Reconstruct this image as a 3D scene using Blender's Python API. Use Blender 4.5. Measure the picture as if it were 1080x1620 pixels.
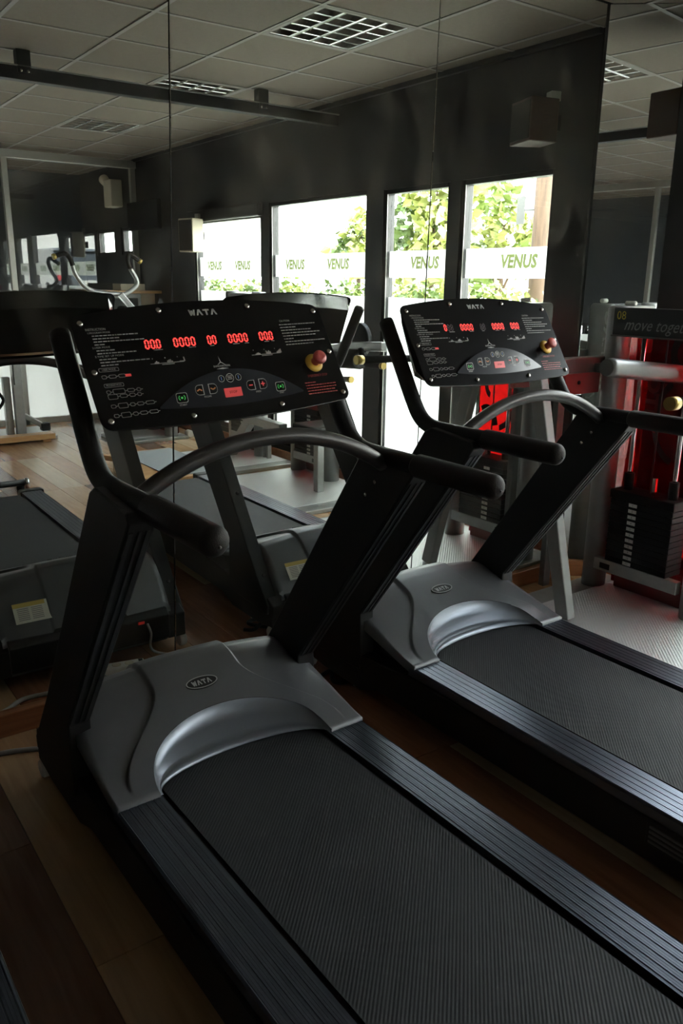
import bpy, bmesh, math, random
from mathutils import Vector, Matrix, noise
random.seed(7)
R = math.radians
scene = bpy.context.scene
C = scene.collection
for o in list(bpy.data.objects): bpy.data.objects.remove(o)

# ---------------------------------------------------------------- camera
CAM_H = 1.59
yaw, pitch, roll = R(35.8995), R(15.8606), R(0.7528)
cam_d = bpy.data.cameras.new('camera'); cam = bpy.data.objects.new('camera', cam_d); C.objects.link(cam)
cam_d.sensor_fit = 'VERTICAL'; cam_d.sensor_height = 36.0; cam_d.lens = 36.0 * 1286.5 / 1620.0
cam_d.clip_start = 0.02; cam_d.clip_end = 200
fw = Vector((math.sin(yaw) * math.cos(pitch), math.cos(yaw) * math.cos(pitch), -math.sin(pitch)))
r0 = Vector((math.cos(yaw), -math.sin(yaw), 0)); u0 = r0.cross(fw)
rr = math.cos(roll) * r0 + math.sin(roll) * u0; uu = -math.sin(roll) * r0 + math.cos(roll) * u0
cam.matrix_world = Matrix(((rr.x, uu.x, -fw.x, 0), (rr.y, uu.y, -fw.y, 0), (rr.z, uu.z, -fw.z, CAM_H), (0, 0, 0, 1)))
scene.camera = cam
# ---------------------------------------------------------------- world, light, exposure
w = bpy.data.worlds.new('overcast_sky'); scene.world = w; w.use_nodes = True
wn_, wl_ = w.node_tree.nodes, w.node_tree.links; bgd = wn_['Background']; bgd.inputs[1].default_value = 20.0
tcw = wn_.new('ShaderNodeTexCoord'); spx = wn_.new('ShaderNodeSeparateXYZ'); rpw = wn_.new('ShaderNodeValToRGB')   # hazy white horizon, pale blue overhead
wl_.new(tcw.outputs['Generated'], spx.inputs[0]); wl_.new(spx.outputs['Z'], rpw.inputs[0]); wl_.new(rpw.outputs[0], bgd.inputs[0])
rpw.color_ramp.elements[0].position = .10; rpw.color_ramp.elements[0].color = (1.0, .985, .95, 1); rpw.color_ramp.elements[1].position = .75; rpw.color_ramp.elements[1].color = (.82, .91, 1.0, 1)
scene.view_settings.view_transform = 'Standard'; scene.view_settings.look = 'None'
scene.view_settings.gamma = 1.0; scene.view_settings.use_curve_mapping = False
scene.view_settings.exposure = 0.1
cy = scene.cycles
cy.max_bounces = 12; cy.diffuse_bounces = 5; cy.glossy_bounces = 6; cy.transmission_bounces = 8; cy.transparent_max_bounces = 16
cy.sample_clamp_indirect = 8.0

# ---------------------------------------------------------------- room constants (metres)
MY = 2.81            # mirror plane
XR = 3.85            # window wall
XL = -3.05           # wall opposite the windows
YP = -3.75           # glass partition
YB = -5.62           # wall of the room behind the partition
ZC = 2.87            # ceiling
CHX, CHY = 3.56, 2.56  # chamfered corner from (CHX,MY) to (XR,CHY)

# ---------------------------------------------------------------- materials
MATS = {}
def nodes(m): return m.node_tree.nodes, m.node_tree.links
def mat(name, base, rough=.5, metal=0., spec=.5, vary=0., vscale=8., bump=0., bscale=60., stretch=None, coat=0., emit=None, estr=0.):
    if name in MATS: return MATS[name]
    m = bpy.data.materials.new(name); m.use_nodes = True; n, l = nodes(m); b = n['Principled BSDF']
    b.inputs['Base Color'].default_value = (*base, 1); b.inputs['Roughness'].default_value = rough
    b.inputs['Metallic'].default_value = metal; b.inputs['Specular IOR Level'].default_value = spec
    if coat: b.inputs['Coat Weight'].default_value = coat; b.inputs['Coat Roughness'].default_value = .06
    if emit: b.inputs['Emission Color'].default_value = (*emit, 1); b.inputs['Emission Strength'].default_value = estr
    tc = n.new('ShaderNodeTexCoord'); mp = n.new('ShaderNodeMapping'); l.new(tc.outputs['Object'], mp.inputs[0])
    if stretch: mp.inputs['Scale'].default_value = stretch
    if vary:
        t = n.new('ShaderNodeTexNoise'); t.inputs['Scale'].default_value = vscale; t.inputs['Detail'].default_value = 5
        l.new(mp.outputs[0], t.inputs['Vector'])
        r = n.new('ShaderNodeValToRGB'); r.color_ramp.elements[0].position = .3; r.color_ramp.elements[1].position = .7
        r.color_ramp.elements[0].color = (*[c * (1 - vary) for c in base], 1); r.color_ramp.elements[1].color = (*[min(1, c * (1 + vary)) for c in base], 1)
        l.new(t.outputs[0], r.inputs[0]); l.new(r.outputs[0], b.inputs['Base Color'])
    if bump:
        t2 = n.new('ShaderNodeTexNoise'); t2.inputs['Scale'].default_value = bscale; l.new(mp.outputs[0], t2.inputs['Vector'])
        bp = n.new('ShaderNodeBump'); bp.inputs['Strength'].default_value = bump; bp.inputs['Distance'].default_value = .002
        l.new(t2.outputs[0], bp.inputs['Height']); l.new(bp.outputs[0], b.inputs['Normal'])
    MATS[name] = m; return m

def mirror_mat():
    m = bpy.data.materials.new('mirror_silver'); m.use_nodes = True; n, l = nodes(m)
    for x in list(n): n.remove(x)
    out = n.new('ShaderNodeOutputMaterial'); g = n.new('ShaderNodeBsdfGlossy'); d = n.new('ShaderNodeBsdfDiffuse'); mx = n.new('ShaderNodeMixShader')
    g.inputs['Color'].default_value = (.80, .83, .80, 1); g.inputs['Roughness'].default_value = 0.0
    d.inputs['Color'].default_value = (.75, .68, .54, 1)
    tc = n.new('ShaderNodeTexCoord'); mp = n.new('ShaderNodeMapping'); mp.inputs['Scale'].default_value = (1.3, 1.3, .7)
    l.new(tc.outputs['Object'], mp.inputs[0])
    a = n.new('ShaderNodeTexNoise'); a.inputs['Scale'].default_value = 1.6; a.inputs['Detail'].default_value = 4; a.inputs['Distortion'].default_value = 1.8
    wv = n.new('ShaderNodeTexWave'); wv.wave_type = 'RINGS'; wv.inputs['Scale'].default_value = 3.0; wv.inputs['Distortion'].default_value = 9; wv.inputs['Detail'].default_value = 3; wv.inputs['Detail Scale'].default_value = 2.2
    sp = n.new('ShaderNodeTexNoise'); sp.inputs['Scale'].default_value = 95
    for t in (a, wv): l.new(mp.outputs[0], t.inputs['Vector'])
    l.new(tc.outputs['Object'], sp.inputs['Vector'])
    r = n.new('ShaderNodeMapRange'); r.inputs[1].default_value = .47; r.inputs[2].default_value = .78; r.inputs[3].default_value = 0; r.inputs[4].default_value = .13
    l.new(a.outputs[0], r.inputs[0])
    mu = n.new('ShaderNodeMath'); mu.operation = 'MULTIPLY'; l.new(r.outputs[0], mu.inputs[0])
    r2 = n.new('ShaderNodeMapRange'); r2.inputs[3].default_value = .45; r2.inputs[4].default_value = 1.0; l.new(wv.outputs['Fac'], r2.inputs[0]); l.new(r2.outputs[0], mu.inputs[1])
    r3 = n.new('ShaderNodeMapRange'); r3.inputs[1].default_value = .76; r3.inputs[2].default_value = .82; r3.inputs[3].default_value = 0; r3.inputs[4].default_value = .1
    l.new(sp.outputs[0], r3.inputs[0])
    ad = n.new('ShaderNodeMath'); ad.operation = 'ADD'; l.new(mu.outputs[0], ad.inputs[0]); l.new(r3.outputs[0], ad.inputs[1])
    ad2 = n.new('ShaderNodeMath'); ad2.operation = 'ADD'; l.new(ad.outputs[0], ad2.inputs[0]); ad2.inputs[1].default_value = .003
    l.new(ad2.outputs[0], mx.inputs[0]); l.new(g.outputs[0], mx.inputs[1]); l.new(d.outputs[0], mx.inputs[2]); l.new(mx.outputs[0], out.inputs[0])
    return m
def thin_glass(name, tint=(.96, .98, .97), refl=1.0):
    m = bpy.data.materials.new(name); m.use_nodes = True; n, l = nodes(m)
    for x in list(n): n.remove(x)
    out = n.new('ShaderNodeOutputMaterial'); g = n.new('ShaderNodeBsdfGlossy'); t = n.new('ShaderNodeBsdfTransparent'); mx = n.new('ShaderNodeMixShader')
    lw = n.new('ShaderNodeLayerWeight'); lw.inputs['Blend'].default_value = .5
    pw = n.new('ShaderNodeMath'); pw.operation = 'POWER'; pw.inputs[1].default_value = 5; l.new(lw.outputs['Facing'], pw.inputs[0])
    fr = n.new('ShaderNodeMath'); fr.operation = 'MULTIPLY_ADD'; fr.inputs[1].default_value = .96; fr.inputs[2].default_value = .04; l.new(pw.outputs[0], fr.inputs[0])
    g.inputs['Roughness'].default_value = 0; t.inputs['Color'].default_value = (*tint, 1)
    mu = n.new('ShaderNodeMath'); mu.operation = 'MULTIPLY'; mu.inputs[1].default_value = refl; l.new(fr.outputs[0], mu.inputs[0])
    l.new(mu.outputs[0], mx.inputs[0]); l.new(t.outputs[0], mx.inputs[1]); l.new(g.outputs[0], mx.inputs[2]); l.new(mx.outputs[0], out.inputs[0])
    return m
def film_mat(name, col, trans=.75):
    m = bpy.data.materials.new(name); m.use_nodes = True; n, l = nodes(m)
    for x in list(n): n.remove(x)
    out = n.new('ShaderNodeOutputMaterial'); a = n.new('ShaderNodeBsdfTranslucent'); d = n.new('ShaderNodeBsdfDiffuse'); mx = n.new('ShaderNodeMixShader')
    a.inputs[0].default_value = (*col, 1); d.inputs[0].default_value = (*col, 1); mx.inputs[0].default_value = 1 - trans
    l.new(a.outputs[0], mx.inputs[1]); l.new(d.outputs[0], mx.inputs[2]); l.new(mx.outputs[0], out.inputs[0])
    return m
def acrylic(name):
    m = bpy.data.materials.new(name); m.use_nodes = True; n, l = nodes(m)
    for x in list(n): n.remove(x)
    out = n.new('ShaderNodeOutputMaterial'); t = n.new('ShaderNodeBsdfTransparent'); d = n.new('ShaderNodeBsdfDiffuse'); g = n.new('ShaderNodeBsdfGlossy')
    t.inputs[0].default_value = (.50, .05, .05, 1); d.inputs[0].default_value = (.55, .03, .03, 1); g.inputs['Roughness'].default_value = .08
    a = n.new('ShaderNodeMixShader'); a.inputs[0].default_value = .12; b = n.new('ShaderNodeMixShader'); b.inputs[0].default_value = .04
    l.new(t.outputs[0], a.inputs[1]); l.new(d.outputs[0], a.inputs[2]); l.new(a.outputs[0], b.inputs[1]); l.new(g.outputs[0], b.inputs[2]); l.new(b.outputs[0], out.inputs[0])
    return m
def wood_mat(name, c1, c2, rough=.22, sc=(14, 1.1, 14)):
    m = bpy.data.materials.new(name); m.use_nodes = True; n, l = nodes(m); b = n['Principled BSDF']; b.inputs['Roughness'].default_value = rough
    tc = n.new('ShaderNodeTexCoord'); mp = n.new('ShaderNodeMapping'); mp.inputs['Scale'].default_value = sc
    oi = n.new('ShaderNodeObjectInfo'); va = n.new('ShaderNodeVectorMath'); va.operation = 'SCALE'; cmb = n.new('ShaderNodeCombineXYZ')
    l.new(oi.outputs['Random'], cmb.inputs[0]); l.new(oi.outputs['Random'], cmb.inputs[1]); l.new(cmb.outputs[0], va.inputs[0]); va.inputs['Scale'].default_value = 37
    ad = n.new('ShaderNodeVectorMath'); l.new(tc.outputs['Object'], ad.inputs[0]); l.new(va.outputs[0], ad.inputs[1]); l.new(ad.outputs[0], mp.inputs[0])
    t = n.new('ShaderNodeTexNoise'); t.inputs['Scale'].default_value = 2.2; t.inputs['Detail'].default_value = 7; t.inputs['Distortion'].default_value = .6
    l.new(mp.outputs[0], t.inputs['Vector'])
    r = n.new('ShaderNodeValToRGB'); r.color_ramp.elements[0].color = (*c1, 1); r.color_ramp.elements[1].color = (*c2, 1)
    r.color_ramp.elements[0].position = .32; r.color_ramp.elements[1].position = .72
    l.new(t.outputs[0], r.inputs[0]); l.new(r.outputs[0], b.inputs['Base Color'])
    MATS[name] = m; return m
def belt_mat():
    m = bpy.data.materials.new('belt_rubber'); m.use_nodes = True; n, l = nodes(m); b = n['Principled BSDF']
    b.inputs['Roughness'].default_value = .62; b.inputs['Specular IOR Level'].default_value = .35; b.inputs['Base Color'].default_value = (.03, .031, .034, 1)
    tc = n.new('ShaderNodeTexCoord'); mp = n.new('ShaderNodeMapping'); l.new(tc.outputs['Object'], mp.inputs[0])
    wv = n.new('ShaderNodeTexWave'); mp.inputs['Rotation'].default_value = (0, 0, R(45)); wv.bands_direction = 'X'; wv.inputs['Scale'].default_value = 40; wv.inputs['Distortion'].default_value = .25
    l.new(mp.outputs[0], wv.inputs['Vector'])
    no = n.new('ShaderNodeTexNoise'); no.inputs['Scale'].default_value = 5; no.inputs['Detail'].default_value = 5; l.new(tc.outputs['Object'], no.inputs['Vector'])
    r = n.new('ShaderNodeValToRGB'); r.color_ramp.elements[0].color = (.010, .0103, .0115, 1); r.color_ramp.elements[1].color = (.020, .0205, .023, 1)
    l.new(no.outputs[0], r.inputs[0]); l.new(r.outputs[0], b.inputs['Base Color'])
    bp = n.new('ShaderNodeBump'); bp.inputs['Strength'].default_value = .4; bp.inputs['Distance'].default_value = .0012
    l.new(wv.outputs['Fac'], bp.inputs['Height']); l.new(bp.outputs[0], b.inputs['Normal'])
    return m
def tread_mat():
    m = bpy.data.materials.new('tread_plate_metal'); m.use_nodes = True; n, l = nodes(m); b = n['Principled BSDF']
    b.inputs['Roughness'].default_value = .42; b.inputs['Metallic'].default_value = .6; b.inputs['Base Color'].default_value = (.72, .73, .74, 1)
    tc = n.new('ShaderNodeTexCoord')
    ws = []
    for ang in (45, -45):
        mp = n.new('ShaderNodeMapping'); mp.inputs['Rotation'].default_value = (0, 0, R(ang)); l.new(tc.outputs['Object'], mp.inputs[0])
        wv = n.new('ShaderNodeTexWave'); wv.inputs['Scale'].default_value = 24; l.new(mp.outputs[0], wv.inputs['Vector']); ws.append(wv)
    mu = n.new('ShaderNodeMath'); mu.operation = 'MULTIPLY'; l.new(ws[0].outputs['Fac'], mu.inputs[0]); l.new(ws[1].outputs['Fac'], mu.inputs[1])
    bp = n.new('ShaderNodeBump'); bp.inputs['Strength'].default_value = .6; bp.inputs['Distance'].default_value = .003
    l.new(mu.outputs[0], bp.inputs['Height']); l.new(bp.outputs[0], b.inputs['Normal'])
    return m

M_mirror = mirror_mat()
M_glass = thin_glass('window_glass'); M_pglass = thin_glass('smoked_partition_glass', (.97, .98, .98), 2.2)
M_film = film_mat('frosted_film', (.9, .9, .88)); M_stripe = film_mat('stripe_film', (.74, .74, .71), .85); M_letter = film_mat('letter_film', (.15, .18, .07), .85)
M_frost = film_mat('frosted_pane', (.93, .94, .94), .72); M_belt = belt_mat(); M_tread = tread_mat()
black = mat('black_paint', (.007, .0066, .0062), .5, spec=.35, vary=.25, bump=.15, bscale=220)
black2 = mat('black_plastic', (.009, .009, .009), .5, spec=.35, bump=.2, bscale=300)
foam = mat('black_foam_grip', (.015, .0125, .011), .6, spec=.3, bump=.35, bscale=400)
tubem = mat('bronze_black_tube', (.045, .042, .04), .36, metal=.35, vary=.15, vscale=30, stretch=(1, 6, 6))
hoodm = mat('silver_grey_plastic', (.135, .138, .145), .36, metal=.45, bump=.12, bscale=500, vary=.05)
scoopm = mat('polished_grey_metal', (.19, .205, .235), .34, metal=.75)
creasem = mat('hood_base_black', (.015, .015, .015), .55)
railm = mat('dark_ribbed_aluminium', (.10, .113, .14), .3, metal=.85, vary=.2, vscale=3, stretch=(40, .5, 1))
platem = mat('console_gloss_black', (.0045, .0043, .0045), .24, spec=.22, vary=.3, vscale=40)
lensm = mat('keypad_film', (.016, .017, .022), .16, spec=.35)
whitep = mat('white_print', (.55, .53, .5), .5)
greyp = mat('grey_print', (.3, .285, .27), .5)
redp = mat('red_print', (.32, .03, .025), .5)
orangep = mat('orange_print', (.55, .2, .05), .5)
bluep = mat('blue_print', (.1, .2, .5), .5)
greenl = mat('green_lamp', (.02, .2, .03), .4, emit=(.05, .8, .12), estr=.25)
stopm = mat('red_stop_key', (.6, .06, .06), .4, emit=(.9, .05, .05), estr=.18)
ledm = mat('red_led', (.5, .02, .02), .4, emit=(1., .06, .05), estr=1.3)
ledoff = mat('unlit_led', (.035, .02, .02), .4)
ridgem = mat('dark_channel_metal', (.022, .021, .021), .4, metal=.3)
screwm = mat('steel_screw', (.5, .48, .45), .25, metal=1.)
redcap = mat('red_mushroom_cap', (.50, .09, .08), .35, bump=.1)
yellow = mat('yellow_ring', (.62, .36, .04), .45)
silver = mat('silver_print', (.5, .5, .5), .35, metal=.6)
white = mat('white_plastic', (.7, .68, .62), .45, vary=.06)
wheelw = mat('white_wheel', (.6, .58, .53), .5)
cordg = mat('grey_cord', (.28, .27, .25), .5); cordb = mat('black_cord', (.015, .015, .015), .5)
wallb = mat('black_wall_paint', (.028, .027, .026), .42, vary=.25, vscale=3, bump=.1, bscale=30)
walld = mat('slate_wall_paint', (.06, .066, .074), .7, vary=.1, vscale=2)
framem = mat('black_window_frame', (.016, .016, .016), .35)
alum = mat('aluminium', (.55, .54, .5), .38, metal=.7)
tilem = mat('ceiling_tile', (.225, .19, .15), .85, bump=.35, bscale=240, vary=.04, vscale=40)
gridm = mat('ceiling_grid', (.30, .275, .24), .5)
louvm = mat('polished_louver', (.75, .75, .74), .18, metal=.95); dark = mat('dark_inside', (.03, .03, .03), .7)
greyf = mat('silver_machine_paint', (.34, .34, .33), .35, metal=.55, vary=.06, vscale=20)
greyd = mat('pewter_machine_paint', (.16, .158, .15), .38, metal=.5, vary=.08, vscale=15)
ironm = mat('black_iron_plate', (.009, .009, .0095), .55, spec=.2, bump=.2)
chrome = mat('chrome_rod', (.7, .7, .7), .15, metal=1.)
redpad = mat('red_upholstery', (.42, .06, .06), .5, bump=.15, bscale=300)
goldm = mat('brass_ring', (.42, .31, .10), .3, metal=.8)
signm = mat('graphite_sign', (.02, .022, .025), .45); signt = mat('sign_grey_letter', (.24, .245, .25), .5); signy = mat('sign_yellow_digit', (.5, .38, .04), .5)
M_redpanel = acrylic('red_clear_acrylic')
pblack = mat('panel_black_print', (.012, .008, .008), .5)
creamm = mat('cream_plastic', (.6, .53, .4), .5); brownb = mat('brown_speaker_wood', (.06, .03, .022), .5, vary=.2, vscale=20, stretch=(1, 1, 8))
grill = mat('speaker_cloth', (.05, .045, .04), .9, bump=.5, bscale=500)
tvm = mat('screen_black', (.008, .008, .009), .12)
rubberm = mat('grey_rubber_mat', (.33, .35, .36), .7, bump=.3, bscale=300)
subfloor = mat('subfloor', (.10, .06, .04), .6)
woodb = wood_mat('baseboard_wood', (.23, .085, .035), (.38, .16, .07), .4, (1.2, 14, 14))
woodp = wood_mat('beech_wood', (.42, .22, .09), (.58, .34, .15), .35, (2, 14, 14))
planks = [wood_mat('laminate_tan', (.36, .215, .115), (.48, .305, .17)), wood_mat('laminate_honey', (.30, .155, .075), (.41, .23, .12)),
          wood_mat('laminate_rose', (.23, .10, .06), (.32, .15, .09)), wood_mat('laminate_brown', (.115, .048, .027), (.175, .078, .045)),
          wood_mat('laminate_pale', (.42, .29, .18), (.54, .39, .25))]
leafms = [mat('leaf_green', (.17, .23, .05), .5, vary=.4, vscale=2), mat('leaf_yellow_green', (.31, .34, .09), .5, vary=.3, vscale=2), mat('leaf_dark', (.10, .15, .035), .5, vary=.3, vscale=2)]
barkm = mat('bark', (.10, .06, .035), .8, vary=.3, vscale=6, stretch=(6, 6, .6))
groundm = mat('pale_street', (.5, .48, .43), .9, vary=.08, vscale=2)
carm = mat('car_paint_dark', (.02, .025, .035), .2, coat=.6); carred = mat('car_tail_red', (.5, .02, .02), .3)
stickw = mat('sticker_white', (.75, .72, .62), .6); sticky = mat('sticker_yellow', (.62, .45, .12), .6)
redsw = mat('red_rocker', (.4, .03, .02), .4, emit=(1, .05, .03), estr=.08)

# ---------------------------------------------------------------- helpers
def tag(o, label=None, cat=None, group=None, kind=None):
    if label: o['label'] = label
    if cat: o['category'] = cat
    if group: o['group'] = group
    if kind: o['kind'] = kind
    return o
def link(name, me, parent=None, m=None, mw=None):
    o = bpy.data.objects.new(name, me); C.objects.link(o)
    if parent: o.parent = parent
    if m is not None and not me.materials: me.materials.append(m)
    if mw is not None: o.matrix_local = mw
    return o
def empty(name, loc=(0, 0, 0), rz=0):
    o = bpy.data.objects.new(name, None); C.objects.link(o); o.location = loc; o.rotation_euler = (0, 0, rz); o.empty_display_size = .1; return o
def from_py(name, V, F, m, parent=None, smooth=False, mw=None):
    me = bpy.data.meshes.new(name); me.from_pydata([tuple(v) for v in V], [], F); me.update()
    if smooth:
        for p in me.polygons: p.use_smooth = True
    bm = bmesh.new(); bm.from_mesh(me); bmesh.ops.recalc_face_normals(bm, faces=bm.faces); bm.to_mesh(me); bm.free()
    return link(name, me, parent, m, mw)
def bm_obj(name, bm, m, parent=None, smooth=False, mw=None):
    bmesh.ops.recalc_face_normals(bm, faces=bm.faces)
    me = bpy.data.meshes.new(name); bm.to_mesh(me); bm.free()
    if smooth:
        for p in me.polygons: p.use_smooth = True
    return link(name, me, parent, m, mw)
def bm_box(bm, lo, hi, bev=0., seg=2):
    v = [bm.verts.new((x, y, z)) for z in (lo[2], hi[2]) for y in (lo[1], hi[1]) for x in (lo[0], hi[0])]
    f = [bm.faces.new([v[i] for i in q]) for q in ((0, 2, 3, 1), (4, 5, 7, 6), (0, 1, 5, 4), (2, 6, 7, 3), (0, 4, 6, 2), (1, 3, 7, 5))]
    if bev:
        es = set(e for q in f for e in q.edges)
        bmesh.ops.bevel(bm, geom=list(es), offset=bev, segments=seg, affect='EDGES', profile=.5)
def box(name, lo, hi, m, parent=None, bev=.003, mw=None, seg=2):
    bm = bmesh.new(); bm_box(bm, lo, hi, bev, seg); return bm_obj(name, bm, m, parent, mw=mw)
def catmull(P, n=8):
    P = [Vector(p) for p in P]; out = []
    for i in range(len(P) - 1):
        a, b, c, d = P[max(0, i - 1)], P[i], P[i + 1], P[min(len(P) - 1, i + 2)]
        for k in range(n):
            t = k / n
            out.append(.5 * ((2 * b) + (c - a) * t + (2 * a - 5 * b + 4 * c - d) * t * t + (3 * b - a - 3 * c + d) * t ** 3))
    out.append(P[-1]); return out
def bm_tube(bm, path, r, seg=14, cap=True, dome=0):
    path = [Vector(p) for p in path]; n = len(path)
    rad = r if isinstance(r, (list, tuple)) else [r] * n
    path = list(path); rad = list(rad)
    if dome:
        e = path[-1]; d = (path[-1] - path[-2]).normalized(); R0 = rad[-1]
        for k in range(1, dome + 1):
            a = (k / dome) * math.pi / 2 * .97; path.append(e + d * (R0 * .8 * math.sin(a))); rad.append(R0 * math.cos(a))
    T = []
    for i in range(len(path)):
        a = path[max(0, i - 1)]; b = path[min(len(path) - 1, i + 1)]; T.append((b - a).normalized())
    up = Vector((0, 0, 1)) if abs(T[0].z) < .9 else Vector((1, 0, 0))
    N = (up - T[0] * up.dot(T[0])).normalized(); rings = []
    for i, p in enumerate(path):
        N = (N - T[i] * N.dot(T[i])).normalized(); B = T[i].cross(N)
        rings.append([bm.verts.new(p + (N * math.cos(2 * math.pi * k / seg) + B * math.sin(2 * math.pi * k / seg)) * rad[i]) for k in range(seg)])
    for a, b in zip(rings, rings[1:]):
        for k in range(seg): 
            f = bm.faces.new((a[k], a[(k + 1) % seg], b[(k + 1) % seg], b[k])); f.smooth = True
    if cap: bm.faces.new(rings[0][::-1]); bm.faces.new(rings[-1])
def tube(name, path, r, m, parent=None, seg=14, dome=0, mw=None):
    bm = bmesh.new(); bm_tube(bm, path, r, seg, True, dome); return bm_obj(name, bm, m, parent, mw=mw)
def bm_prism(bm, poly, axis, lo, hi, bev=0., seg=2):
    # poly: 2D points; axis 0/1/2 is the extrusion axis, other two take poly in order
    def P(p, t):
        q = [0, 0, 0]; q[axis] = t; o = [i for i in (0, 1, 2) if i != axis]; q[o[0]] = p[0]; q[o[1]] = p[1]; return q
    a = [bm.verts.new(P(p, lo)) for p in poly]; b = [bm.verts.new(P(p, hi)) for p in poly]; n = len(poly); fs = []
    fs.append(bm.faces.new(a[::-1])); fs.append(bm.faces.new(b))
    for i in range(n): fs.append(bm.faces.new((a[i], a[(i + 1) % n], b[(i + 1) % n], b[i])))
    if bev:
        bmesh.ops.recalc_face_normals(bm, faces=fs)
        bmesh.ops.bevel(bm, geom=list(set(e for f in fs for e in f.edges)), offset=bev, segments=seg, affect='EDGES', profile=.5)
def prism(name, poly, axis, lo, hi, m, parent=None, bev=0., mw=None):
    bm = bmesh.new(); bm_prism(bm, poly, axis, lo, hi, bev); return bm_obj(name, bm, m, parent, mw=mw)
def lathe(name, prof, m, parent=None, seg=24, mw=None):
    bm = bmesh.new(); rings = []
    for r, z in prof: rings.append([bm.verts.new((r * math.cos(2 * math.pi * k / seg), r * math.sin(2 * math.pi * k / seg), z)) for k in range(seg)])
    for a, b in zip(rings, rings[1:]):
        for k in range(seg): bm.faces.new((a[k], a[(k + 1) % seg], b[(k + 1) % seg], b[k])).smooth = True
    bm.faces.new(rings[0][::-1]); bm.faces.new(rings[-1])
    return bm_obj(name, bm, m, parent, mw=mw)
def flat(bm, poly, z=0., h=.0004):
    a = [bm.verts.new((x, y, z)) for x, y in poly]; b = [bm.verts.new((x, y, z + h)) for x, y in poly]; n = len(poly)
    bm.faces.new(b)
    for i in range(n): bm.faces.new((a[i], a[(i + 1) % n], b[(i + 1) % n], b[i]))
def rrect(x0, y0, x1, y1, r, n=4):
    out = []
    for cx, cyy, a0 in ((x1 - r, y1 - r, 0), (x0 + r, y1 - r, 90), (x0 + r, y0 + r, 180), (x1 - r, y0 + r, 270)):
        for k in range(n + 1): a = R(a0 + 90 * k / n); out.append((cx + r * math.cos(a), cyy + r * math.sin(a)))
    return out
def ring_flat(bm, outer, inner, z=0., h=.0004):
    n = len(outer)
    o = [bm.verts.new((x, y, z + h)) for x, y in outer]; i_ = [bm.verts.new((x, y, z + h)) for x, y in inner]
    for k in range(n): bm.faces.new((o[k], o[(k + 1) % n], i_[(k + 1) % n], i_[k]))
def inset(poly, d):
    cx = sum(p[0] for p in poly) / len(poly); cyy = sum(p[1] for p in poly) / len(poly); 
    xs = [p[0] for p in poly]; ys = [p[1] for p in poly]; sx = 1 - 2 * d / (max(xs) - min(xs)); sy = 1 - 2 * d / (max(ys) - min(ys))
    return [(cx + (x - cx) * sx, cyy + (y - cyy) * sy) for x, y in poly]
def stroke(pts, wd):
    # 2D polyline -> list of quads
    out = []
    for (x0, y0), (x1, y1) in zip(pts, pts[1:]):
        dx, dy = x1 - x0, y1 - y0; L = math.hypot(dx, dy) or 1; nx, ny = -dy / L * wd / 2, dx / L * wd / 2
        out.append([(x0 + nx, y0 + ny), (x0 - nx, y0 - ny), (x1 - nx, y1 - ny), (x1 + nx, y1 + ny)])
    return out
# text meshes are made before the scene fills
TXT = {}
def text_mesh(s):
    if s in TXT: return TXT[s]
    cu = bpy.data.curves.new('t', 'FONT'); cu.body = s; cu.size = 1; cu.align_x = 'CENTER'; cu.align_y = 'CENTER'; cu.resolution_u = 2
    if s in ('VENUS', 'SVH', 'MOVING', 'VITO'): cu.offset = .045
    ob = bpy.data.objects.new('t', cu); C.objects.link(ob); bpy.context.view_layer.update()
    dg = bpy.context.evaluated_depsgraph_get(); me = bpy.data.meshes.new_from_object(ob.evaluated_get(dg))
    bpy.data.objects.remove(ob); bpy.data.curves.remove(cu)
    V = [(v.co.x, v.co.y) for v in me.vertices]; F = [tuple(p.vertices) for p in me.polygons]
    bpy.data.meshes.remove(me); TXT[s] = (V, F); return TXT[s]
STR = ['INSTRUCTION', '1.PROGRAM MODE', '2.USER MODE', '3.TIME SET UP MODE', 'USER MODE', 'PROGRAM MODE', 'CAUTION', 'EMERGENCY STOP', 'INNOVATION', 'STOP', 'START', 'SPEED', 'INCLINE',
       '08', 'move together', 'VENUS', 'VITO', 'MOVING', 'SVH', 'gym'] + [str(i) for i in range(1, 13)]
for s in STR: text_mesh(s)
def add_text(bm, s, x, y, h, width=None, z=0., left=False, shear=0., flip=1):
    V, F = TXT[s]; xs = [v[0] for v in V]; ys = [v[1] for v in V]
    sy = h / (max(ys) - min(ys)); sx = sy if width is None else width / (max(xs) - min(xs))
    ox = -min(xs) * sx if left else 0
    vs = [bm.verts.new((x + flip * (vx * sx + ox + shear * vy * sy), y + vy * sy, z)) for vx, vy in V]
    for f in F:
        try: bm.faces.new([vs[i] for i in f])
        except ValueError: pass
def wata(bm, cx, cyy, wd, h, z):
    # bold wide lettering, A without a crossbar
    L = wd / 4; t = .30 * L
    def q(pts, x): flat(bm, [(cx - wd / 2 + x + a * L * .92, cyy - h / 2 + b * h) for a, b in pts], z)
    for xa, xb, ht in ((0, .16, 1), (.36, .16, .86), (.36, .56, .86), (.76, .56, 1)): q([(xa, ht), (xa + .25, ht), (xb + .25, 0), (xb, 0)], 0)
    for k in (1, 3):
        x = k * L
        q([(0, 0), (.36, 1), (.5, 1), (.5, .62), (.27, 0)], x); q([(.5, .62), (.5, 1), (.64, 1), (1, 0), (.73, 0)], x)
    x = 2 * L; q([(.02, 1), (.98, 1), (.98, .74), (.02, .74)], x); q([(.37, .74), (.63, .74), (.63, 0), (.37, 0)], x)
def copy_tree(o, parent=None):
    c = o.copy(); C.objects.link(c); c.parent = parent
    if parent is not None: c.matrix_parent_inverse = o.matrix_parent_inverse.copy()
    for ch in o.children: copy_tree(ch, c)
    return c

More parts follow.
